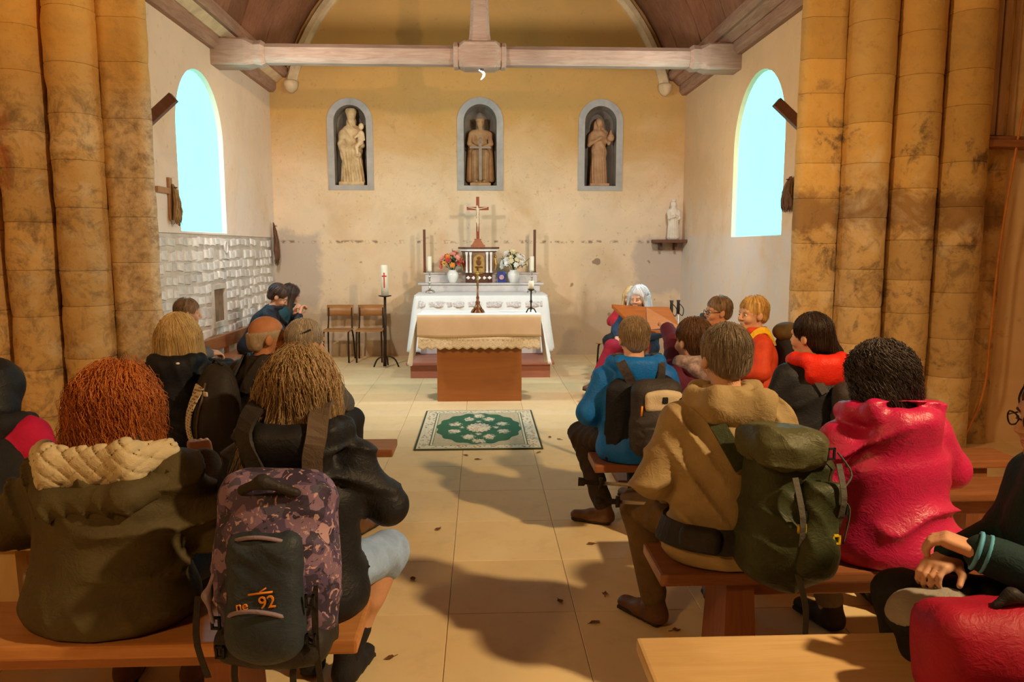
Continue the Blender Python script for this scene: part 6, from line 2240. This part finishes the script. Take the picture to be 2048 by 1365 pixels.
# silver-haired woman in navy with crimson trousers, facing the camera
D = person('person in navy coat and crimson trousers facing the benches', 1.74, 8.10, 2.45, sc=.76, lean=.08, head=(.1, -.10, 0), g=.035, jacket=fabric('blue_navy_coat', (.018, .045, .10)), hair='bob', hmat=hair_mat('silver_hair', (.58, .60, .64), (.80, .82, .85)), nst=300, hlen=.22, vox=.014, seed=113, face=True, trousers=fabric('crimson_trousers', (.26, .01, .035)), knees=((-.12, .43, .52), (.10, .45, .56)), ankles=((-.12, .42, .085), (.18, .62, .20)), arms={'l': ((-.25, .06, .70), (-.06, .28, .62)), 'r': ((.25, .06, .70), (.10, .30, .64))}, hsc=1.05)
D = person('person in crimson top mostly hidden behind the navy coat', 1.84, 9.02, 2.6, sc=.66, lean=.05, head=(0, 0, 0), g=.03, jacket=fabric('crimson_jacket', (.42, .02, .035)), hair='bob', hmat=hair_mat('golden_blond_hair', (.50, .31, .11), (.74, .52, .24)), nst=160, hlen=.2, vox=.018, seed=127, face=True)
for i, (x_, y_) in enumerate(((2.06, 8.0), (2.15, 8.06))):
    t = thing('leaning_pole', ('trekking pole with black grip standing beside the navy coat', 'second trekking pole with black grip, nearer the right wall')[i], 'trekking pole', (x_, y_, 0), 0, 'upright trekking poles')
    MB().tube([(0, 0, .01), (.0, .02, .90)], [.006, .009], 8).build('shaft', m_pole, t)
    MB().tube([(0, .02, .88), (0, .022, .93), (0, .024, 1.0), (0, .025, 1.03)], [.013, .019, .016, .022], 8).build('grip', m_sole, t)
    MB().tube(densify([(0, .02, 1.0), (.05, .0, .94), (.04, .0, .86), (.0, .02, .90)], 12), .005, 5).build('wrist_loop', m_sole, t)
t = thing('standing_bag', 'dark upright bag on the floor between lectern and right wall', 'bag', (2.12, 7.05, 0))
sdf('bag_body', [rbox((0, 0, .40), (.12, .09, .40), .05, (0, .06, 0))], .02, fabric('grey_black_bag', (.05, .05, .055)), t, lambda P: folds(P, .008, 30, 5))
sdf('bag_top', [rbox((-.01, 0, .86), (.035, .03, .12), .02, (0, .12, 0))], .012, fabric('grey_black_bag', (.05, .05, .055)), t)

# person at the right edge
D = person('person in dark glasses and teal jacket at the right edge', 1.71, 1.93, 1.42, sc=.95, w=1.05, lean=.20, head=(.10, -.05, 0), g=.045, jacket=fabric('dark_teal_fleece', (.010, .032, .038), .8), face=True, glasses=m_iron, hair='short', hmat=hair_mat('dark_brown_hair', (.03, .015, .01), (.08, .04, .025)), nst=200, hlen=.12, vox=.012, seed=131,
           arms={'l': ((-.24, .16, .74), (-.14, .38, .80)), 'r': ((.25, .10, .72), (.05, .36, .70))}, hand_curl=(.8, .8), knees=((-.04, .48, .56), (.14, .46, .54)), ankles=((-.10, .36, .085), (.12, .40, .085)))
m_cuff = plain('sky_blue_trim', (.10, .38, .62), .6, .1)
e_, w_ = A(-.24, .16, .74), A(-.14, .38, .80)
ax_ = Vector(w_ - e_).normalized()
u_ = ax_.orthogonal().normalized()
v_ = ax_.cross(u_)
for q_ in (.93, 1.02):
    MB().tube([Vector(e_ + (w_ - e_) * q_) + (u_ * math.cos(a) + v_ * math.sin(a)) * .049 for a in np.linspace(0, 2 * PI, 19)[:-1]], .006, 6, closed=True).build('blue_cuff', m_cuff, D['t'])
P_, G_ = onto(D['J'], densify([(-.08, -.02, .99), (-.14, .06, .985), (-.17, .14, .94), (-.19, .19, .88)], 14), .004, 6)
ribbon(MB(), P_, G_, .014, .002).build('orange_piping', m_orange, D['t'])
sdf('grey_knee_patch', [cap((-.05, .40, .565), (-.04, .485, .56), .084, .079, k=.01), half((0, 0, -1), -.55)], .011, fabric('grey_knee', (.30, .27, .25)), D['t'])
bp = thing('red_rucksack', 'crimson rucksack with dark zips leaning on the bottom right bench', 'backpack', (1.30, 1.70, .452))
cr_ = [rbox((.0, .03, .13), (.20, .10, .13), .07, (-.15, 0, 0)), ell((.03, .0, .14), (.19, .12, .12), k=.04)]
m_crim = fabric('crimson_nylon', (.34, .008, .03), .55, .1)
sdf('pack_body', cr_, .011, m_crim, bp, lambda P: np.maximum(folds(P, .008, 30, 5), -.02))
for x_ in (.02, .10):
    P_, G_ = onto(cr_, densify([(x_ - .02, -.3, .02), (x_, -.3, .12), (x_ + .05, -.2, .30)], 14), .003, 6)
    ribbon(MB(), P_, G_, .02, .002).build('zip', m_black, bp)
sdf('handle', [cap((-.04, .0, .27), (.0, .0, .30), .012), cap((.0, .0, .30), (.06, .0, .275), .012)], .008, m_char, bp)
bp = thing('black_bag', 'black bag with a pale blue pen at the bottom right corner', 'bag', (1.30, 1.50, 0))
bl_ = [rbox((.0, .0, .46), (.22, .08, .09), .06), rbox((0, 0, .20), (.20, .075, .20), .06)]
sdf('bag_body', bl_, .013, m_black, bp, lambda P: folds(P, .006, 40, 5))
MB().tube([(-.06, .03, .52), (-.085, .02, .575), (-.09, .018, .60)], [.008, .011, .007], 8).build('blue_pen', plain('pale_blue_plastic', (.30, .62, .80), .35, .05), bp)
MB().tube([(.10, 0, .54), (.15, 0, .60), (.20, 0, .53)], .008, 6).build('bag_handle', m_black, bp)
# pole under the near left bench
t = thing('floor_pole', 'black walking pole lying on the floor under the near left bench', 'trekking pole', (-1.0, 2.72, .014))
MB().tube([(-.18, .30, .012), (.06, -.06, .004)], [.008, .010], 8).build('shaft', m_sole, t)
MB().tube([(.06, -.06, .004), (.09, -.11, .008)], [.018, .016], 8).build('grip', m_sole, t)
